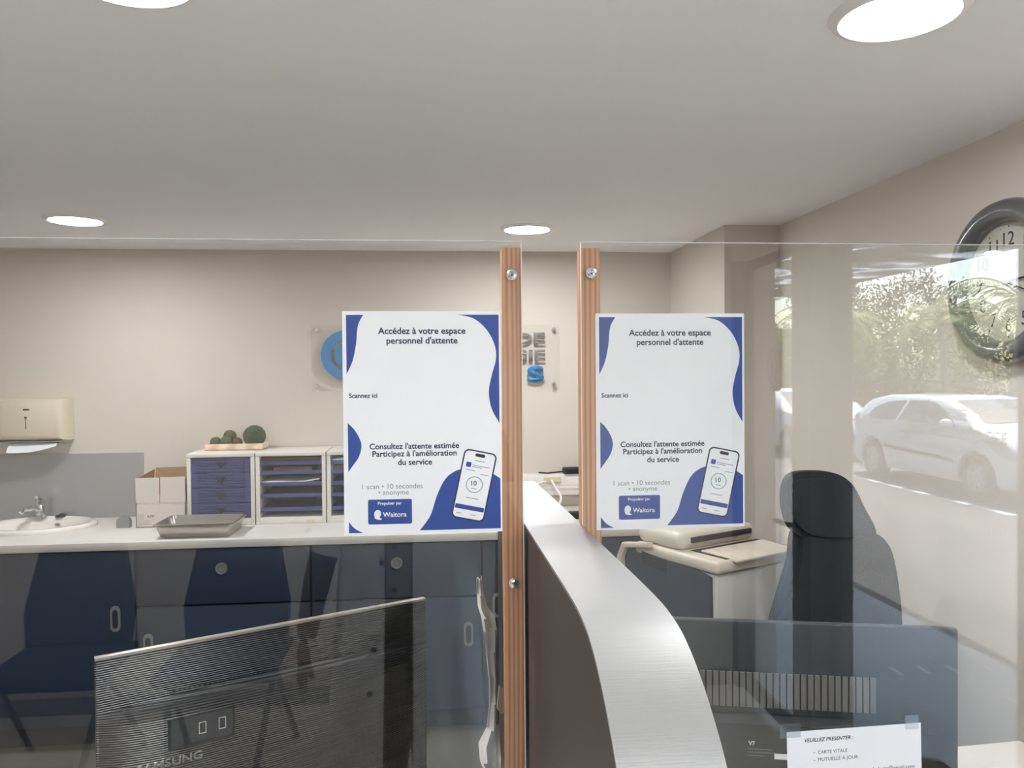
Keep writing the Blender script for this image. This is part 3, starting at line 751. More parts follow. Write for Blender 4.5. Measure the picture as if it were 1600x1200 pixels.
# sign on the back wall
sg = thing('wall_sign', 'clear acrylic sign with blue ring and grey letters on the back wall', 'sign', (0, YB-.02, 1.52))
M_acr = glass_mat('sign acrylic', (.99, .99, .985), .02, .05)
MB().box(-.636, .64, YB-.024, YB-.018, 1.522, 1.857).build('acrylic_plate', M_acr, sg, smooth=False)
M_sblue = mat('sign blue', '2f7fbb', .35); M_sgrey = mat('sign grey', '85827e', .4)
rg = [(.127*math.cos(k*PI/32), .127*math.sin(k*PI/32)) for k in range(8, 57)]
rg2 = [(.078*math.cos(k*PI/32), .078*math.sin(k*PI/32)) for k in range(56, 7, -1)]
MB().prism(rg+rg2, .01, Matrix.Translation((-.46, YB-.025, 1.705)) @ FACE).build('blue_ring', M_sblue, sg, smooth=False)
MB().prism([(.06*math.cos(k*PI/24), .06*math.sin(k*PI/24)) for k in range(48)], .008, Matrix.Translation((-.46, YB-.025, 1.705)) @ FACE).build('ring_centre', M_sblue, sg, smooth=False)
text('E DE', 'sign_letters', M_sgrey, sg, Matrix.Translation((.565, YB-.026, 1.787)) @ FACE, width=.26, height=.06, bold=.03, align='RIGHT', ext=.004)
text('OGIE', 'sign_letters', M_sgrey, sg, Matrix.Translation((.565, YB-.026, 1.698)) @ FACE, width=.28, height=.06, bold=.03, align='RIGHT', ext=.004)
text('S', 'sign_letters', M_sblue, sg, Matrix.Translation((.56, YB-.026, 1.60)) @ FACE, width=.09, height=.085, bold=.045, align='RIGHT', ext=.008)
for xx in (-.61, .612):
    for zz in (1.548, 1.834): MB().cyl((xx, YB-.001, zz), (xx, YB-.03, zz), .009).build('stud', M_chrome, sg)

# trunking, cables and adapters
tk = struct(MB().box(.2, 1.24, YB-.05, YB, .965, 1.075, .004).box(.2, 1.24, YB-.054, YB-.05, 1.0, 1.008), 'trim_1', M_offw)
MB().box(.55, .64, YB-.06, YB-.048, 1.035, 1.065, .002).build('socket_plate', M_beige, tk)
def adapter(lab, x, y, z):
    t = thing('power_adapter', lab, 'adapter', (x, y, z), 0, 'black power adapters on the worktop')
    MB().box(x-.045, x+.045, y-.03, y+.03, z, z+.032, .006).build('housing', M_black, t)
    MB().tube([(x-.04, y, z+.012), (x-.08, y+.01, z+.006), (x-.13, y-.01, z+.005), (x-.17, y+.02, z+.005)], .004).build('lead', M_black, t)
adapter('black power adapter on the worktop just above the metal cap', .66, 3.78, .9005)
adapter('black plug adapter on the wall trunking left of the shorter post', .70, YB-.03, 1.076)
tag(MB().tube(smooth_pts([(.56, YB-.06, 1.04), (.50, YB-.09, 1.02), (.46, YB-.16, .935), (.50, YB-.22, .909), (.57, YB-.25, .909), (.62, YB-.18, .97), (.60, YB-.10, 1.02), (.59, YB-.06, 1.045)]), .006).build('white_cable', M_offw), 'looped white cable from the wall trunking down to the worktop', 'cable')

# pedal bin
pb = thing('pedal_bin', 'grey pedal bin with pale lid in front of the cabinets', 'bin', (-.505, 2.78, 0))
MB().lathe([(0, 0), (.072, 0), (.076, .02), (.08, .36), (0, .36)], (-.505, 2.78, 0), 32).build('bin_body', M_grey, pb)
MB().lathe([(.082, .36), (.083, .385), (.06, .40), (0, .405)], (-.505, 2.78, 0), 32).build('lid', mat('pale lid', 'cfc6bb', .4), pb)
MB().box(-.53, -.48, 2.67, 2.71, .004, .02, .004).build('pedal', M_black, pb)

# ------------------------------------------------------------------ copier on a low cabinet
CA = math.radians(27)
rz = Matrix.Translation((.925, 2.56, 0)) @ Matrix.Rotation(CA, 4, 'Z')
lc = thing('low_cabinet', 'low grey cabinet carrying the copier', 'cabinet', (1.02, 2.78, 0))
MB().box(.0, .40, .0, .40, .05, .52, .004, mtx=rz).box(.02, .38, .02, .38, 0, .05, mtx=rz).build('carcass', M_slate, lc)
MB().box(.004, .396, -.015, 0, .06, .515, .002, mtx=rz).build('door', M_slate, lc)
cp = thing('copier', 'cream multifunction copier with dark side and document tray on top', 'printer', (1.02, 2.78, .521))
M_cop = mat('copier cream', 'e2d8c8', .45); M_cop2 = mat('copier white', 'd6d3cd', .45); M_cdk = mat('copier dark panel', '3a4454', .4)
MB().box(.004, .38, .0, .38, .521, .925, .012, mtx=rz).build('lower_body', M_cop2, cp)
SIDE = rz @ Matrix.Rotation(-PI/2, 4, 'Z')       # local x runs along the left side, away from the room's middle
sp_ = MB().prism([(.012, .535), (.44, .535), (.46, .90), (.43, .945), (.30, .965), (.02, .915)], .012, rz @ Matrix(((0, 0, -1, .004), (1, 0, 0, 0), (0, 1, 0, 0), (0, 0, 0, 1))), .003).build('side_panel', M_cdk, cp)
SM = rz @ Matrix(((0, 0, -1, -.008), (1, 0, 0, 0), (0, 1, 0, 0), (0, 0, 0, 1)))
MB().prism([(.23, .885), (.36, .895), (.36, .945), (.23, .935)], .004, SM, .002).build('touch_screen', M_dgrey, sp_)
MB().prism([(.43, .53), (.455, .53), (.475, .905), (.445, .962), (.30, .985), (.30, .968), (.43, .945), (.455, .90)], .03, SM, .004).build('side_bracket', M_cop, cp)
MB().box(-.012, .40, -.015, .40, .928, .972, .014, 3, mtx=rz).build('scanner_deck', M_cop, cp)
MB().box(.0, .39, .17, .40, .972, 1.035, .025, 3, mtx=rz).build('document_feeder', M_cop, cp)
MB().box(.05, .36, .160, .172, .998, 1.018, .004, mtx=rz).build('feeder_slot', M_black, cp)
MB().box(.06, .38, -.0, .165, .985, .994, .003, mtx=rz @ Matrix.Translation((0, 0, -.02)) @ Matrix.Rotation(math.radians(2), 4, 'X')).build('document_tray', M_cop, cp)
MB().box(.045, .39, .0, .165, .9725, .974, .0005, seg=1, mtx=rz).build('dark_glass', M_black, cp)

# ------------------------------------------------------------------ office chair
oc = thing('office_chair', 'dark high-backed office chair behind the right monitor', 'chair', (1.15, 2.3, 0))
M_och = mat('dark chair fabric', '23262b', .9, var=.1, vscale=60, bump=.3, bscale=400)
yc = 2.30
def outline(pts_, yy): return [(px(u, v, y=yy).x, px(u, v, y=yy).z) for u, v in pts_]
hd = [tuple(v) for v in smooth_pts(outline([(1228, 765), (1240, 742), (1275, 737), (1310, 741), (1335, 758), (1352, 790), (1372, 838), (1330, 848), (1270, 846), (1240, 828), (1229, 800)], yc), 5, True)]
MB().prism(hd, .07, Matrix.Translation((0, yc+.06, 0)) @ FACE, .02).build('headrest', M_och, oc)
bk = [tuple(v) for v in smooth_pts(outline([(1250, 830), (1300, 828), (1365, 832), (1398, 858), (1412, 920), (1417, 990), (1405, 1060), (1310, 1075), (1215, 1060), (1208, 1000), (1222, 940), (1240, 880)], yc), 5, True)]
MB().prism(bk, .08, Matrix.Translation((0, yc+.08, 0)) @ FACE, .025).build('backrest', M_och, oc)
ox, oy = 1.13, 2.08
MB().box(ox-.24, ox+.24, 1.86, 2.29, .43, .52, .03, 3).build('seat', M_och, oc)
MB().tube([(ox, oy, .44), (ox, oy, .10)], .028).build('gas_column', M_chrome, oc)
for k in range(5):
    a_ = 2*PI*k/5+.3; ex, ey = ox+.28*math.cos(a_), oy+.28*math.sin(a_)
    lg = MB().tube([(ox, oy, .12), (ex, ey, .075)], [.025, .016]).build('base_leg', M_black, oc)
    MB().cyl((ex-.012, ey, .03), (ex+.012, ey, .03), .03).build('caster', M_black, lg)
MB().box(ox-.04, ox+.04, 2.2, 2.36, .46, .80, .01).build('back_bracket', M_black, oc)

# ------------------------------------------------------------------ wall clock
ck = thing('wall_clock', 'round grey-rimmed wall clock on the right wall', 'clock', (XR, 1.93, 1.835))
kx = Matrix.Rotation(-PI/2, 4, 'Y')
ctr = (XR, 1.93, 1.835)
M_rim = mat('grey clock rim', '5b5b5d', .3, coat=.4)
MB().lathe([(.19, .001), (.208, .012), (.214, .03), (.208, .048), (.19, .058), (.168, .056), (.158, .045), (.156, .02)], ctr, 64, kx).build('rim', M_rim, ck, angle=60)
MB().lathe([(0, .018), (.16, .018), (.16, .012), (0, .012)], ctr, 64, kx).build('dial', mat('clock dial', 'c9c3b8', .6), ck)
WEST = Matrix(((0, 0, -1, 0), (-1, 0, 0, 0), (0, 1, 0, 0), (0, 0, 0, 1)))
for k in range(1, 13):
    a_ = PI/2-k*PI/6; r_ = .112
    text(str(k), 'numeral', M_blackink, ck, Matrix.Translation((XR-.0185, 1.93-r_*math.cos(a_), 1.835+r_*math.sin(a_))) @ WEST, height=.036, ext=.0002)
mb = MB()
for k in range(60):
    a_ = k*PI/30; r_ = .144; s_ = .0026 if k % 5 == 0 else .001
    mb.sph((XR-.0185, 1.93-r_*math.cos(a_), 1.835+r_*math.sin(a_)), (.0006, s_, s_), 4)
mb.build('minute_track', M_blackink, ck)
for ang, ln, w, nm in ((4, .07, .004, 'hour_hand'), (-22, .105, .0028, 'minute_hand')):
    a_ = math.radians(ang)
    MB().tube([(XR-.026, 1.93, 1.835), (XR-.026, 1.93-ln*math.cos(a_), 1.835+ln*math.sin(a_))], [w, w*.5], 6).build(nm, M_blackink, ck)
MB().lathe([(.158, .042), (.10, .047), (0, .049)], ctr, 48, kx).build('cover_glass', M_pane, ck)

# ------------------------------------------------------------------ waiting chairs (seen in the glass)
def waiting_chair(lab, cx):
    t = thing('waiting_chair', lab, 'chair', (cx, -1.22, 0), 0, 'navy waiting chairs along the rear wall')
    mb = MB(); rows = []
    for i in range(13):                               # one curved shell: seat front edge up to the backrest top
        u = i/12
        rows_w = .225+.015*math.sin(u*6)
    seat = [(cx+s*.21, y, z) for s, y, z in ()]
    b1 = MB().box(cx-.23, cx+.23, -1.43, -.965, .42, .465, .02, 3).build('seat', M_navyf, t)
    rows = []
    for i in range(11):
        u = i/10; z = .47+.41*u; w = .235-.05*abs(u-.35)*1.2-.02*u; yb = -1.405-.06*u
        rows.append([(cx+w*k/5, yb-.03*(1-(k/5)**2)+.03, z+(.012*(1-(k/5)**2) if i == 10 else 0)) for k in range(-5, 6)])
    MB().grid(rows).build('backrest', M_navyf, t, solid=.028, angle=60)
    for s in (-1, 1):
        top = (cx+s*.21, -1.12, .43)
        MB().tube([top, (cx+s*.15, -.93, .0)], .013).build('leg', mat('dark chrome', '6b6d70', .3, .9), t)
        MB().tube([top, (cx+s*.235, -1.44, .0)], .013).build('leg', mat('dark chrome', '6b6d70', .3, .9), t)
        MB().tube([(cx+s*.16, -1.40, .44), (cx+s*.16, -1.47, .6)], .012).build('back_support', M_chrome, t)
waiting_chair('navy waiting chair reflected at the far left of the left screen', -1.52)
waiting_chair('navy waiting chair reflected in the left screen beside the person', -.87)

VY = .50
t = thing('visitor_chair', 'black visitor chair with rounded back, its top reflected low beside the notice', 'chair', (.87, VY, 0))
A, B = px(1497, 1190, y=2*YG-VY), px(1440, 1171, y=2*YG-VY)
xr_, zt = A.x, B.z; xl_ = xr_-.36
ol = [(xl_, .50), (xr_, .50)]+[(xr_+.0-.07+.07*math.cos(math.radians(a)), zt-.09+.07*math.sin(math.radians(a))) for a in range(0, 91, 15)]+[((xl_+xr_)/2, zt+.005)]+[(xl_+.07+.07*math.cos(math.radians(a)), zt-.09+.07*math.sin(math.radians(a))) for a in range(90, 181, 15)]
MB().prism(ol, .03, Matrix.Translation((0, VY+.015, 0)) @ FACE, .008).build('backrest', M_black, t)
MB().box(xl_-.02, xr_+.02, VY-.44, VY+.0, .43, .465, .015, 3).build('seat', M_black, t)
for xx in (xl_+.01, xr_-.01):
    for yy in (VY-.41, VY-.03): MB().tube([(xx, yy, .44), (xx+(.02 if xx > .8 else -.02), yy+(-.02 if yy < VY-.2 else .02), 0)], .012).build('leg', M_chrome, t)
for xx in (xl_+.05, xr_-.05): MB().tube([(xx, VY-.02, .45), (xx, VY+.0, .56)], .01).build('back_support', M_chrome, t)

# ------------------------------------------------------------------ person photographing (seen in the glass)
PC, PY = -.09, -.24
pe = thing('person', 'person in open white coat and black trousers holding up a phone, reflected in left screen', 'person', (PC, PY, 0))
mb = MB()
def limb(pts_, rs): mb.tube(smooth_pts(pts_, 4), [v for v in interp(rs, (len(pts_)-1)*4+1)], 14)
def interp(rs, n_):
    o = []
    for i in range(n_):
        t = i/(n_-1)*(len(rs)-1); k = min(int(t), len(rs)-2); o.append(rs[k]+(rs[k+1]-rs[k])*(t-k))
    return o
# torso by rings
def ring(c, a_, b_, n_=24): return [(c[0]+a_*math.cos(2*PI*k/n_), c[1]+b_*math.sin(2*PI*k/n_), c[2]) for k in range(n_)]
tor = [(.72, .13, .10), (.80, .165, .115), (.88, .165, .115), (.98, .14, .10), (1.08, .145, .10), (1.18, .165, .11), (1.26, .175, .10), (1.32, .14, .08), (1.36, .065, .06)]
rows = [ring((PC, PY, z), a_, b_) for z, a_, b_ in tor]
b = bmesh.new(); vv = [[b.verts.new(p_) for p_ in r_] for r_ in rows]
for r1, r2 in zip(vv, vv[1:]):
    for k in range(24): b.faces.new((r1[k], r1[(k+1) % 24], r2[(k+1) % 24], r2[k]))
b.faces.new(vv[0][::-1]); b.faces.new(vv[-1]); mb._add(b)
mb.tube([(PC, PY, 1.33), (PC, PY+.01, 1.43)], [.055, .052], 14)
HC = (PC+.01, PY+.02, 1.505)
mb.sph((HC[0], HC[1]-.01, HC[2]+.02), (.073, .092, .095)); mb.sph((HC[0], HC[1]+.025, HC[2]-.05), (.055, .06, .06))
mb.sph((HC[0], HC[1]+.092, HC[2]-.012), (.014, .018, .018)); mb.tube([(HC[0], HC[1]+.078, HC[2]+.02), (HC[0], HC[1]+.096, HC[2]-.008)], [.008, .012])
mb.sph((HC[0], HC[1]+.078, HC[2]-.045), (.024, .010, .007)); mb.sph((HC[0], HC[1]+.076, HC[2]-.058), (.020, .011, .007))
for s in (-1, 1):
    mb.sph((HC[0]+s*.074, HC[1]-.005, HC[2]), (.011, .02, .032)); mb.sph((HC[0]+s*.03, HC[1]+.075, HC[2]+.028), (.024, .012, .008))
for s in (-1, 1):
    limb([(PC+s*.085, PY, .78), (PC+s*.09, PY+.01, .44), (PC+s*.095, PY-.01, .10)], [.088, .07, .055, .055, .038])
    limb([(PC+s*.095, PY-.03, .045), (PC+s*.105, PY+.05, .04), (PC+s*.115, PY+.14, .028)], [.04, .038, .028])
SL = (PC-.175, PY, 1.285)
EL, WR = (-.345, PY-.01, 1.05), (-.385, PY+.04, .845)
limb([(PC-.12, PY, 1.29), SL, EL, WR], [.05, .055, .046, .04, .028])
# left hand hanging, fingers slightly curled
mb.sph((-.392, PY+.05, .80), (.017, .036, .046))
for k, (dy, ln) in enumerate(((.028, .072), (.010, .08), (-.008, .074), (-.026, .058))):
    limb([(-.394, PY+.05+dy, .775), (-.396+.002*k, PY+.055+dy, .775-ln*.45), (-.390, PY+.062+dy, .775-ln*.8), (-.380, PY+.066+dy, .775-ln)], [.0095, .009, .008, .0065])
limb([(-.382, PY+.075, .825), (-.372, PY+.098, .795), (-.362, PY+.102, .765), (-.358, PY+.10, .745)], [.013, .011, .0095, .007])
# right arm raised to the phone
SR = (PC+.175, PY, 1.285); ER, WRr = (.20, PY+.02, 1.10), (.17, PY+.17, 1.50-.16)
WRr = (.165, -.085, 1.44)
limb([(PC+.12, PY, 1.29), SR, ER, WRr], [.05, .055, .046, .04, .028])
mb.sph((.15, -.055, 1.505), (.028, .018, .045))
for k, dz in enumerate((.03, .012, -.006, -.022)):
    limb([(.145, -.05, 1.53+dz), (.155, -.026, 1.535+dz), (.148, -.009, 1.535+dz), (.118, -.006, 1.533+dz)], [.0095, .009, .0085, .007])
limb([(.135, -.055, 1.50), (.11, -.045, 1.525), (.085, -.036, 1.545), (.07, -.034, 1.555)], [.013, .011, .0095, .007])
body = mb.build('body', M_skin, pe)
md = body.modifiers.new('r', 'REMESH'); md.mode = 'VOXEL'; md.voxel_size = .0052
md2 = body.modifiers.new('s', 'SMOOTH'); md2.iterations = 4; md2.factor = .5
bpy.context.view_layer.update()
me = bpy.data.meshes.new_from_object(body.evaluated_get(bpy.context.evaluated_depsgraph_get()))
body.modifiers.clear(); body.data = me; me.materials.clear(); me.materials.append(M_skin)
me.polygons.foreach_set('use_smooth', [True]*len(me.polygons))
for s in (-1, 1):
    ey_ = MB().sph((HC[0]+s*.03, HC[1]+.078, HC[2]+.012), (.0105, .008, .0055), 10).build('eye', M_ceramic, pe)
    MB().sph((HC[0]+s*.03, HC[1]+.0838, HC[2]+.012), (.0045, .003, .0045), 8).build('iris', M_black, ey_)
b = bmesh.new(); bmesh.ops.create_uvsphere(b, u_segments=40, v_segments=24, radius=1)
bmesh.ops.delete(b, geom=[v for v in b.verts if v.co.y > .55-.9*max(0, v.co.z-.35) or v.co.z < -.55], context='VERTS')
for v in b.verts: v.co *= 1+random.uniform(-.02, .02)
hm = MB(); hm._add(b, Matrix.Translation((HC[0], HC[1]-.012, HC[2]+.025)) @ Matrix.Diagonal((.085, .105, .105, 1)))
hm.build('hair', M_hair, pe, solid=.006, angle=80)
# trousers
mb = MB()
for s in (-1, 1):
    rr_ = []
    for z, r_, dx in ((.06, .062, .10), (.20, .068, .098), (.44, .088, .095), (.62, .108, .092), (.74, .118, .084)):
        rr_.append([(PC+s*dx+r_*math.cos(2*PI*k/24), PY+r_*1.02*math.sin(2*PI*k/24), z) for k in range(24)])
    mb.grid(rr_, closed=True)
mb.grid([ring((PC, PY, z), a_, b_) for z, a_, b_ in ((.60, .16, .10), (.66, .195, .122), (.74, .19, .126), (.85, .182, .127), (.99, .156, .114))], closed=True)
mb.build('trousers', M_trous, pe, solid=.003, angle=80)
mb = MB(); mb.grid([ring((PC, PY, z), a_, b_, 32) for z, a_, b_ in ((.965, .168, .130), (1.02, .160, .122), (1.1, .162, .118), (1.2, .178, .122), (1.27, .185, .112), (1.325, .15, .09), (1.37, .07, .066))], closed=True)
sh = mb.build('shirt', M_shirt, pe, solid=.003, angle=80)
for zz in (1.0, 1.06, 1.12): MB().sph((PC-.035, PY+.132-(.01 if zz > 1.02 else 0), zz), (.007, .004, .007), 8).build('button', M_black, sh)
# open coat: rings with a gap at the front
mb = MB(); rows = []
NZ, NA = 26, 72
for i in range(NZ):
    t = i/(NZ-1); z = 1.345+(.42-1.345)*t
    a_ = .19+.02*t+.055*t*t if t > .06 else .10+.09*t/.06; b_ = .128+.035*t if t > .06 else .085+.043*t/.06
    g0 = math.radians(90-6+3*t); g1 = math.radians(90+19-3*t)     # gap around +y
    row = []
    for k in range(NA):
        q_ = g1+(2*PI-(g1-g0))*k/(NA-1)
        w = 1+.045*t*math.sin(q_*9+2*t)+.02*t*math.sin(q_*17)
        row.append((PC+.0+a_*w*math.cos(q_), PY+b_*w*math.sin(q_)*1.04, z))
    rows.append(row)
mb.grid(rows)
ctm = mb.build('coat', M_coat, pe, solid=.004, angle=80)
def sleeve(pts_, rs, nm='coat_sleeve'):
    sp_ = smooth_pts(pts_, 5); MB().tube(sp_, interp(rs, len(sp_)), 18).build(nm, M_coat, pe, angle=80)
sleeve([(PC-.13, PY, 1.295), SL, (-.325, PY-.005, 1.09)], [.062, .072, .068])
sleeve([(PC+.13, PY, 1.295), SR, (.205, PY+.01, 1.12), (.19, PY+.06, 1.22)], [.062, .072, .066, .058])
for i, zz in enumerate((1.08, .96, .84, .72)): MB().sph((PC-.068-.012*i, PY+.140+.006*i, zz), (.008, .004, .008), 8).build('coat_button', M_dgrey, pe)
for s in (-1, 1): MB().sph((PC+s*.11, PY+.055, .032), (.05, .135, .032), 12).build('shoe', M_black, pe)
phn = thing('phone', 'black phone held up in the right hand of the reflected person', 'phone', (.06, -.018, 1.545))
MB().box(-.022, .135, -.026, -.018, 1.545, 1.62, .003).build('phone_body', M_black, phn)
MB().box(-.017, .013, -.018, -.0155, 1.585, 1.615, .002).build('camera_bump', M_dgrey, phn)

# ------------------------------------------------------------------ cars
def car(lab, yc_, xc_, L_, Wd, Hh, wb, fo, hatch, extra):
    """local x forward, y to the left; world: forward is +y"""
    t = thing('car', lab, 'car', (xc_, yc_, -.15), PI/2)
    xr, xf = -wb/2-(L_-wb-fo), wb/2+fo
    belt = .93
    kz = (Hh-.07-.96)/.44
    def lo(z): return z if z <= .96 else .96+(z-.96)*kz
    if hatch: tp = [(xr, .62), (xr+.03, .95), (xr+.18, 1.12), (xr+.42, Hh-.08), (xr+.85, Hh-.005), (-.1, Hh), (.35, Hh-.04), (wb/2-.35, 1.22), (wb/2-.02, .99), (wb/2+.4, .90), (xf-.14, .74), (xf, .52)]
    else: tp = [(xr, .62), (xr+.03, .95), (xr+.2, 1.15), (xr+.5, Hh-.06), (xr+1.0, Hh-.01), (-.1, Hh), (.25, Hh-.05), (wb/2-.55, 1.2), (wb/2-.2, .99), (wb/2+.4, .90), (xf-.14, .74), (xf, .5)]
    tp = [(x, lo(z) if z in (1.12, 1.22, 1.15, 1.2) else z) for x, z in tp]
    def top(x):
        for (a1, z1), (a2, z2) in zip(tp, tp[1:]):
            if x <= a2:
                s = (x-a1)/(a2-a1); return z1+(z2-z1)*s
        return tp[-1][1]
    def hwb(x):
        e = max(0, (x-(xf-.7))/.7); e2 = max(0, ((xr+.5)-x)/.5)
        return Wd/2*(1-.20*e**2.2-.12*e2**2.2)
    def hw(x, z):
        w = hwb(x)
        if z > belt: w *= 1-.26*((z-belt)/(Hh-belt))
        else: w *= 1-.05*((belt-z)/belt)**2-.02*max(0, (z-.6)/.33)
        return w
    xs = [xr+(xf-xr)*i/54 for i in range(55)]
    rows = []
    for x in xs:
        tz_ = top(x); row = []
        lv = [.2+(tz_-.05-.2)*k/9 for k in range(10)]
        half = [(hw(x, z)*(.93 if k == 0 else 1), z) for k, z in enumerate(lv)]
        w = half[-1][0]
        half += [(w*.96, tz_-.022), (w*.85, tz_-.006), (w*.5, tz_), (0, tz_+.004)]
        row = [(x, y, z) for y, z in half]+[(x, -y, z) for y, z in half[-2::-1]]
        rows.append(row)
    mb = MB().grid(rows)
    b = mb.bm; b.verts.ensure_lookup_table()
    n_ = len(rows[0])
    for st in (0, (len(rows)-1)*n_):
        b.faces.new([b.verts[st+k] for k in range(n_)])
    for i in range(len(rows)-1):
        pass
    bl = [b.verts[i*n_] for i in range(len(rows))]; br = [b.verts[i*n_+n_-1] for i in range(len(rows))]
    for i in range(len(rows)-1): b.faces.new((bl[i], bl[i+1], br[i+1], br[i]))
    bmesh.ops.recalc_face_normals(b, faces=b.faces[:])
    body_ = mb.build('car_body', M_carw, t, local=True, angle=40)
    cu = MB()
    for xx in (-wb/2, wb/2):
        cu.cyl((xx, Wd/2-.24, .31), (xx, Wd/2+.2, .31), .365, n=36); cu.cyl((xx, -Wd/2+.24, .31), (xx, -Wd/2-.2, .31), .365, n=36)
    c = cu.build('cutter', None, t, local=True, smooth=False); 
    mdf = body_.modifiers.new('b', 'BOOLEAN'); mdf.object = c; mdf.operation = 'DIFFERENCE'; mdf.solver = 'EXACT'
    bpy.context.view_layer.update()
    me_ = bpy.data.meshes.new_from_object(body_.evaluated_get(bpy.context.evaluated_depsgraph_get()))
    body_.modifiers.clear(); body_.data = me_; bpy.data.objects.remove(c)
    me_.materials.clear(); me_.materials.append(M_carw); me_.set_sharp_from_angle(angle=math.radians(40))
    MB().box(xr+.2, xf-.2, -Wd/2+.26, Wd/2-.26, .18, .8).build('underbody', M_black, t, local=True)
    for xx in (-wb/2, wb/2):
        for s in (-1, 1):
            wy = s*(Wd/2-.10)
            w_ = MB().lathe([(.19, -.085), (.28, -.095), (.305, -.07), (.31, 0), (.305, .07), (.28, .095), (.19, .085)], (xx, wy, .31), 36, Matrix.Rotation(PI/2, 4, 'X')).build('wheel', M_tyre, t, local=True)
            hb = MB().lathe([(0, .07), (.05, .075), (.06, .062), (.185, .072), (.2, .08), (.2, .0), (0, 0)], (xx, wy, .31), 36, Matrix.Rotation(-s*PI/2, 4, 'X')).build('hubcap', M_hub, w_, local=True)
            sl_ = MB()
            for k in range(8):
                a2 = k*PI/4; cxx, czz = xx+.135*math.cos(a2), .31+.135*math.sin(a2)
                sl_.sph((cxx, wy+s*.068, czz), (.026, .012, .026), 6)
            sl_.build('hub_hole', M_black, hb, local=True)
    def side_win(pts_, nm, m_=M_cargl, off=.006, par=t, sides=(1, -1)):
        for s in sides:
            b2 = bmesh.new(); f = b2.faces.new([b2.verts.new((x, 0, lo(z))) for x, z in pts_])
            bmesh.ops.triangulate(b2, faces=[f]); bmesh.ops.subdivide_edges(b2, edges=b2.edges[:], cuts=3, use_grid_fill=True)
            for v in b2.verts: v.co.y = s*(hw(v.co.x, v.co.z)+off)
            q2 = MB(); q2._add(b2); q2.build(nm, m_, par, local=True, solid=.004, angle=60)
    for nm, pts_ in extra['windows']: side_win(pts_, nm)
    side_win(extra['mold'], 'side_moulding', M_dgrey, .014)
    side_win(extra['head'], 'headlight', M_lamp, .008); side_win(extra['tail'], 'tail_light', M_red, .008)
    side_win(extra['hand'], 'door_handle', M_dgrey, .02)
    def topglass(xa, xb, nm, wf=.88):
        rows_ = []
        for i in range(9):
            x = xa+(xb-xa)*i/8; z = top(x); w = hw(x, z-.05)*wf
            rows_.append([(x, w*k/4, z+.010-.022*(abs(k)/4)**4) for k in range(-4, 5)])
        MB().grid(rows_).build(nm, M_cargl, t, local=True, solid=.004, angle=60)
    topglass(.40 if hatch else .30, wb/2-.08 if hatch else wb/2-.26, 'windshield'); topglass(xr+.20, xr+.40, 'rear_window')
    MB().box(xf-.10, xf+.012, -.42, .42, .36, .52, .02).build('grille', M_dgrey, t, local=True)
    MB().box(xf-.12, xf+.0, -Wd/2+.2, Wd/2-.2, .24, .32, .02).build('bumper_intake', M_dgrey, t, local=True)
    MB().box(xr-.02, xr+.1, -Wd/2+.12, Wd/2-.12, .34, .44, .02).build('rear_bumper_strip', M_dgrey, t, local=True)
    for s in (-1, 1):
        xm2 = extra['mirror']
        MB().sph((xm2, s*(Wd/2+.06), .99), (.07, .10, .075), 10).tube([(xm2, s*(Wd/2-.06), .95), (xm2, s*(Wd/2+.03), .96)], .025).build('wing_mirror', M_carw, t, local=True)
    MB().tube([(.0, 0, Hh), (-.12, 0, Hh+.18)], [.006, .003]).build('aerial', M_black, t, local=True)
    return t
w = 2.5
car('white three-door hatchback in the car park, seen whole in the right screen', -8.98, 7.95, 4.03, 1.72, 1.36, 2.5, .80, True, dict(
    windows=[('quarter_window', q_) for q_ in [[(-1.42, 1.02), (-1.30, 1.20), (-1.02, 1.33), (-.55, 1.385), (-.62, .98), (-1.2, .96)]]] + [('door_window', [(-.54, .98), (-.47, 1.39), (-.05, 1.40), (.22, 1.36), (.55, 1.20), (.82, 1.00), (.78, .97)])],
    mold=[(-.88, .58), (-.88, .53), (.80, .47), (.80, .52)], head=[(1.50, .79), (1.62, .88), (1.80, .76), (1.93, .62), (1.85, .58), (1.62, .66)], tail=[(-1.97, .80), (-1.93, 1.02), (-1.80, 1.06), (-1.74, .92), (-1.85, .80)],
    hand=[(-.42, .83), (-.42, .80), (-.22, .80), (-.22, .83)], mirror=.74))
car('white car parked behind the hatchback, partly hidden by the door frame in the reflection', -14.45, 7.85, 4.2, 1.78, 1.36, 2.6, .82, False, dict(
    windows=[('quarter_window', [(-1.45, 1.02), (-1.30, 1.22), (-1.0, 1.33), (-.45, 1.385), (-.5, .98), (-1.3, .96)]), ('door_window', [(-.42, .98), (-.37, 1.39), (-.05, 1.40), (.14, 1.36), (.42, 1.20), (.70, 1.00), (.66, .97)])],
    mold=[(-.88, .42), (-.88, .39), (.86, .37), (.86, .40)], head=[(1.48, .79), (1.60, .86), (1.82, .76), (1.96, .66), (1.88, .62), (1.62, .68)], tail=[(-2.08, .80), (-2.02, 1.0), (-1.86, 1.02), (-1.80, .92), (-1.95, .80)],
    hand=[(-.32, .84), (-.32, .81), (-.12, .81), (-.12, .84)], mirror=.62))

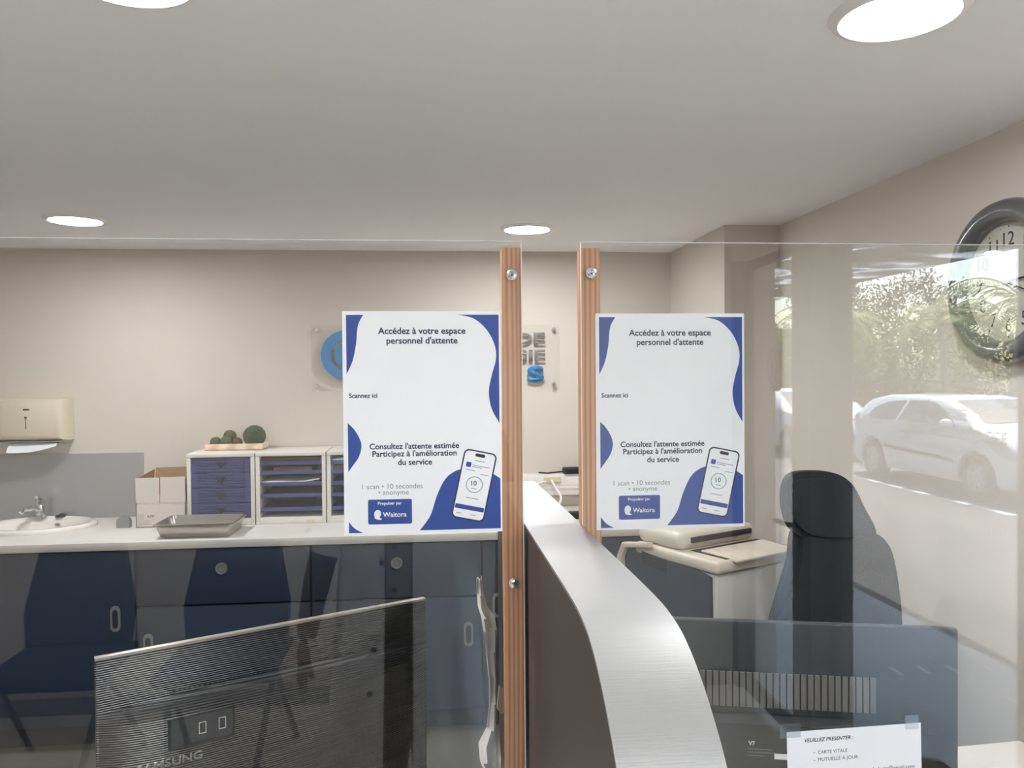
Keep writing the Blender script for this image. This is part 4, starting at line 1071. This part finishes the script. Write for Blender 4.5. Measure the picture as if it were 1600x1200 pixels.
# ------------------------------------------------------------------ plants beyond the car park
def leaf_quad(b, p, d, n_, ln, wd):
    s = d.cross(n_).normalized()*wd/2
    q_ = [b.verts.new(p-s*.3), b.verts.new(p+d*ln*.5-s), b.verts.new(p+d*ln), b.verts.new(p+d*ln*.5+s)]
    b.faces.new(q_)
def palm(lab, x, y, hgt, nf, fl, lean=0):
    t = thing('palm_tree', lab, 'palm tree', (x, y, -.15), 0, 'palm trees beyond the parked cars')
    lx = lean
    MB().tube(smooth_pts([(x, y, -.15), (x+lx*.3, y+lx*.5, hgt*.5), (x+lx*.5, y+lx, hgt)], 5), interp([.11, .08, .07], 11)).build('trunk', M_trunk, t)
    b = bmesh.new(); rb = MB(); c = Vector((x+lx*.5, y+lx, hgt))
    for i in range(nf):
        az = 2*PI*i/nf*2.4+random.uniform(-.3, .3); el = random.uniform(.25, 1.25)
        pts_ = []; p = c.copy(); e = el
        for k in range(13):
            pts_.append(p.copy()); p = p+Vector((math.cos(az)*math.cos(e), math.sin(az)*math.cos(e), math.sin(e)))*fl/12; e -= .17
        rb.tube(pts_, interp([.02, .004], 13), 5)
        for k in range(1, 13):
            for j in range(4):
                p = pts_[k-1].lerp(pts_[k], j/4); d = (pts_[k]-pts_[k-1]).normalized()
                sd = Vector((-math.sin(az), math.cos(az), 0)); up = sd.cross(d)
                for s in (-1, 1):
                    ll = fl*.26*math.sin(PI*min(.95, (k+j/4)/13+.12))
                    dd = (sd*s+d*.6-Vector((0, 0, .35))+up*random.uniform(-.15, .3)).normalized()
                    leaf_quad(b, p, dd, up, ll, .035)
    q2 = MB(); q2._add(b); fr = q2.build('fronds', M_leaf, t, smooth=False)
    rb.build('frond_ribs', M_leaf, fr)
def bush(lab, x, y, rx, ry, rz_, n_, m_, cat='bush', nm='bush', z0=-.15, grp='bushes beyond the parked cars'):
    t = thing(nm, lab, cat, (x, y, -.15), 0, grp)
    b = bmesh.new()
    for i in range(n_):
        v = Vector((random.gauss(0, 1), random.gauss(0, 1), random.gauss(0, 1))).normalized()*random.uniform(.55, 1)**.5
        k = 1+.25*math.sin(v.x*5+x)*math.sin(v.y*6+y)
        p = Vector((x+v.x*rx*k, y+v.y*ry*k, z0+rz_*(1+v.z*k)))
        if p.z < -.12: continue
        d = (v+Vector((random.uniform(-1, 1), random.uniform(-1, 1), random.uniform(-1, .6)))).normalized()
        leaf_quad(b, p, d, Vector((random.uniform(-1, 1), random.uniform(-1, 1), 1.2)).normalized(), random.uniform(.14, .30), random.uniform(.06, .12))
    q2 = MB(); q2._add(b); q2.build('foliage', m_, t, smooth=False)
    mb = MB()
    for i in range(5):
        a_ = i*1.3; mb.tube([(x, y, -.15), (x+.3*rx*math.cos(a_), y+.3*ry*math.sin(a_), z0+rz_*.7), (x+.6*rx*math.cos(a_), y+.6*ry*math.sin(a_), z0+rz_*1.4)], [.05, .035, .012], 6)
    mb.build('stems', M_trunk, t)
P = [(11.0, -12.3, 2.9, 2.2, .3), (12.0, -15.4, 2.6, 1.9, -.2), (10.9, -19.0, 2.8, 1.9, .1), (12.0, -22.2, 2.7, 2.2, .3), (11.0, -25.8, 2.9, 2.2, -.3), (12.0, -29.8, 3.0, 2.3, .3), (11.2, -34.5, 3.0, 2.3, -.2)]
nth = ('nearest', 'second', 'third', 'fourth', 'fifth', 'sixth', 'seventh', 'eighth', 'farthest')
order = sorted(range(len(P)), key=lambda i: -P[i][1])
for i, (x, y, hh, fl, ln) in enumerate(P):
    r_ = order.index(i)
    palm('feathery palm tree beyond the cars, %s along the row%s' % (nth[r_], '' if r_ == 0 else ' from the near end'), x, y, hh, 9 if i == 0 else 15, fl, ln)
B = [(15.6, -10.0, 1.2), (15.9, -14.2, 1.2), (15.6, -18.4, 1.3), (15.9, -22.6, 1.6), (15.6, -26.8, 1.7), (15.9, -31, 1.8), (15.6, -35.5, 1.9), (16, -41, 2.0)]
for i, (x, y, rz_) in enumerate(B):
    bush('yellow-green leafy bush behind the palms, %s along the row%s' % (nth[i], '' if i == 0 else ' from the near end'), x, y, 1.4, 1.7, rz_, 4200, M_leaf2)
T = [(20.5, -30.5, 3.0), (20.8, -37.5, 3.4), (20.5, -45.5, 2.2), (20.8, -53, 2.3)]
for i, (x, y, rz_) in enumerate(T):
    bush('dark green tree standing at the back, %s along the row%s' % (nth[i], '' if i == 0 else ' from the near end'), x, y, 2.2, 3.1, rz_, 6500, M_leaf3, 'tree', 'broadleaf_tree', -.15, 'trees behind the palms')
scene.cycles.use_denoising = True
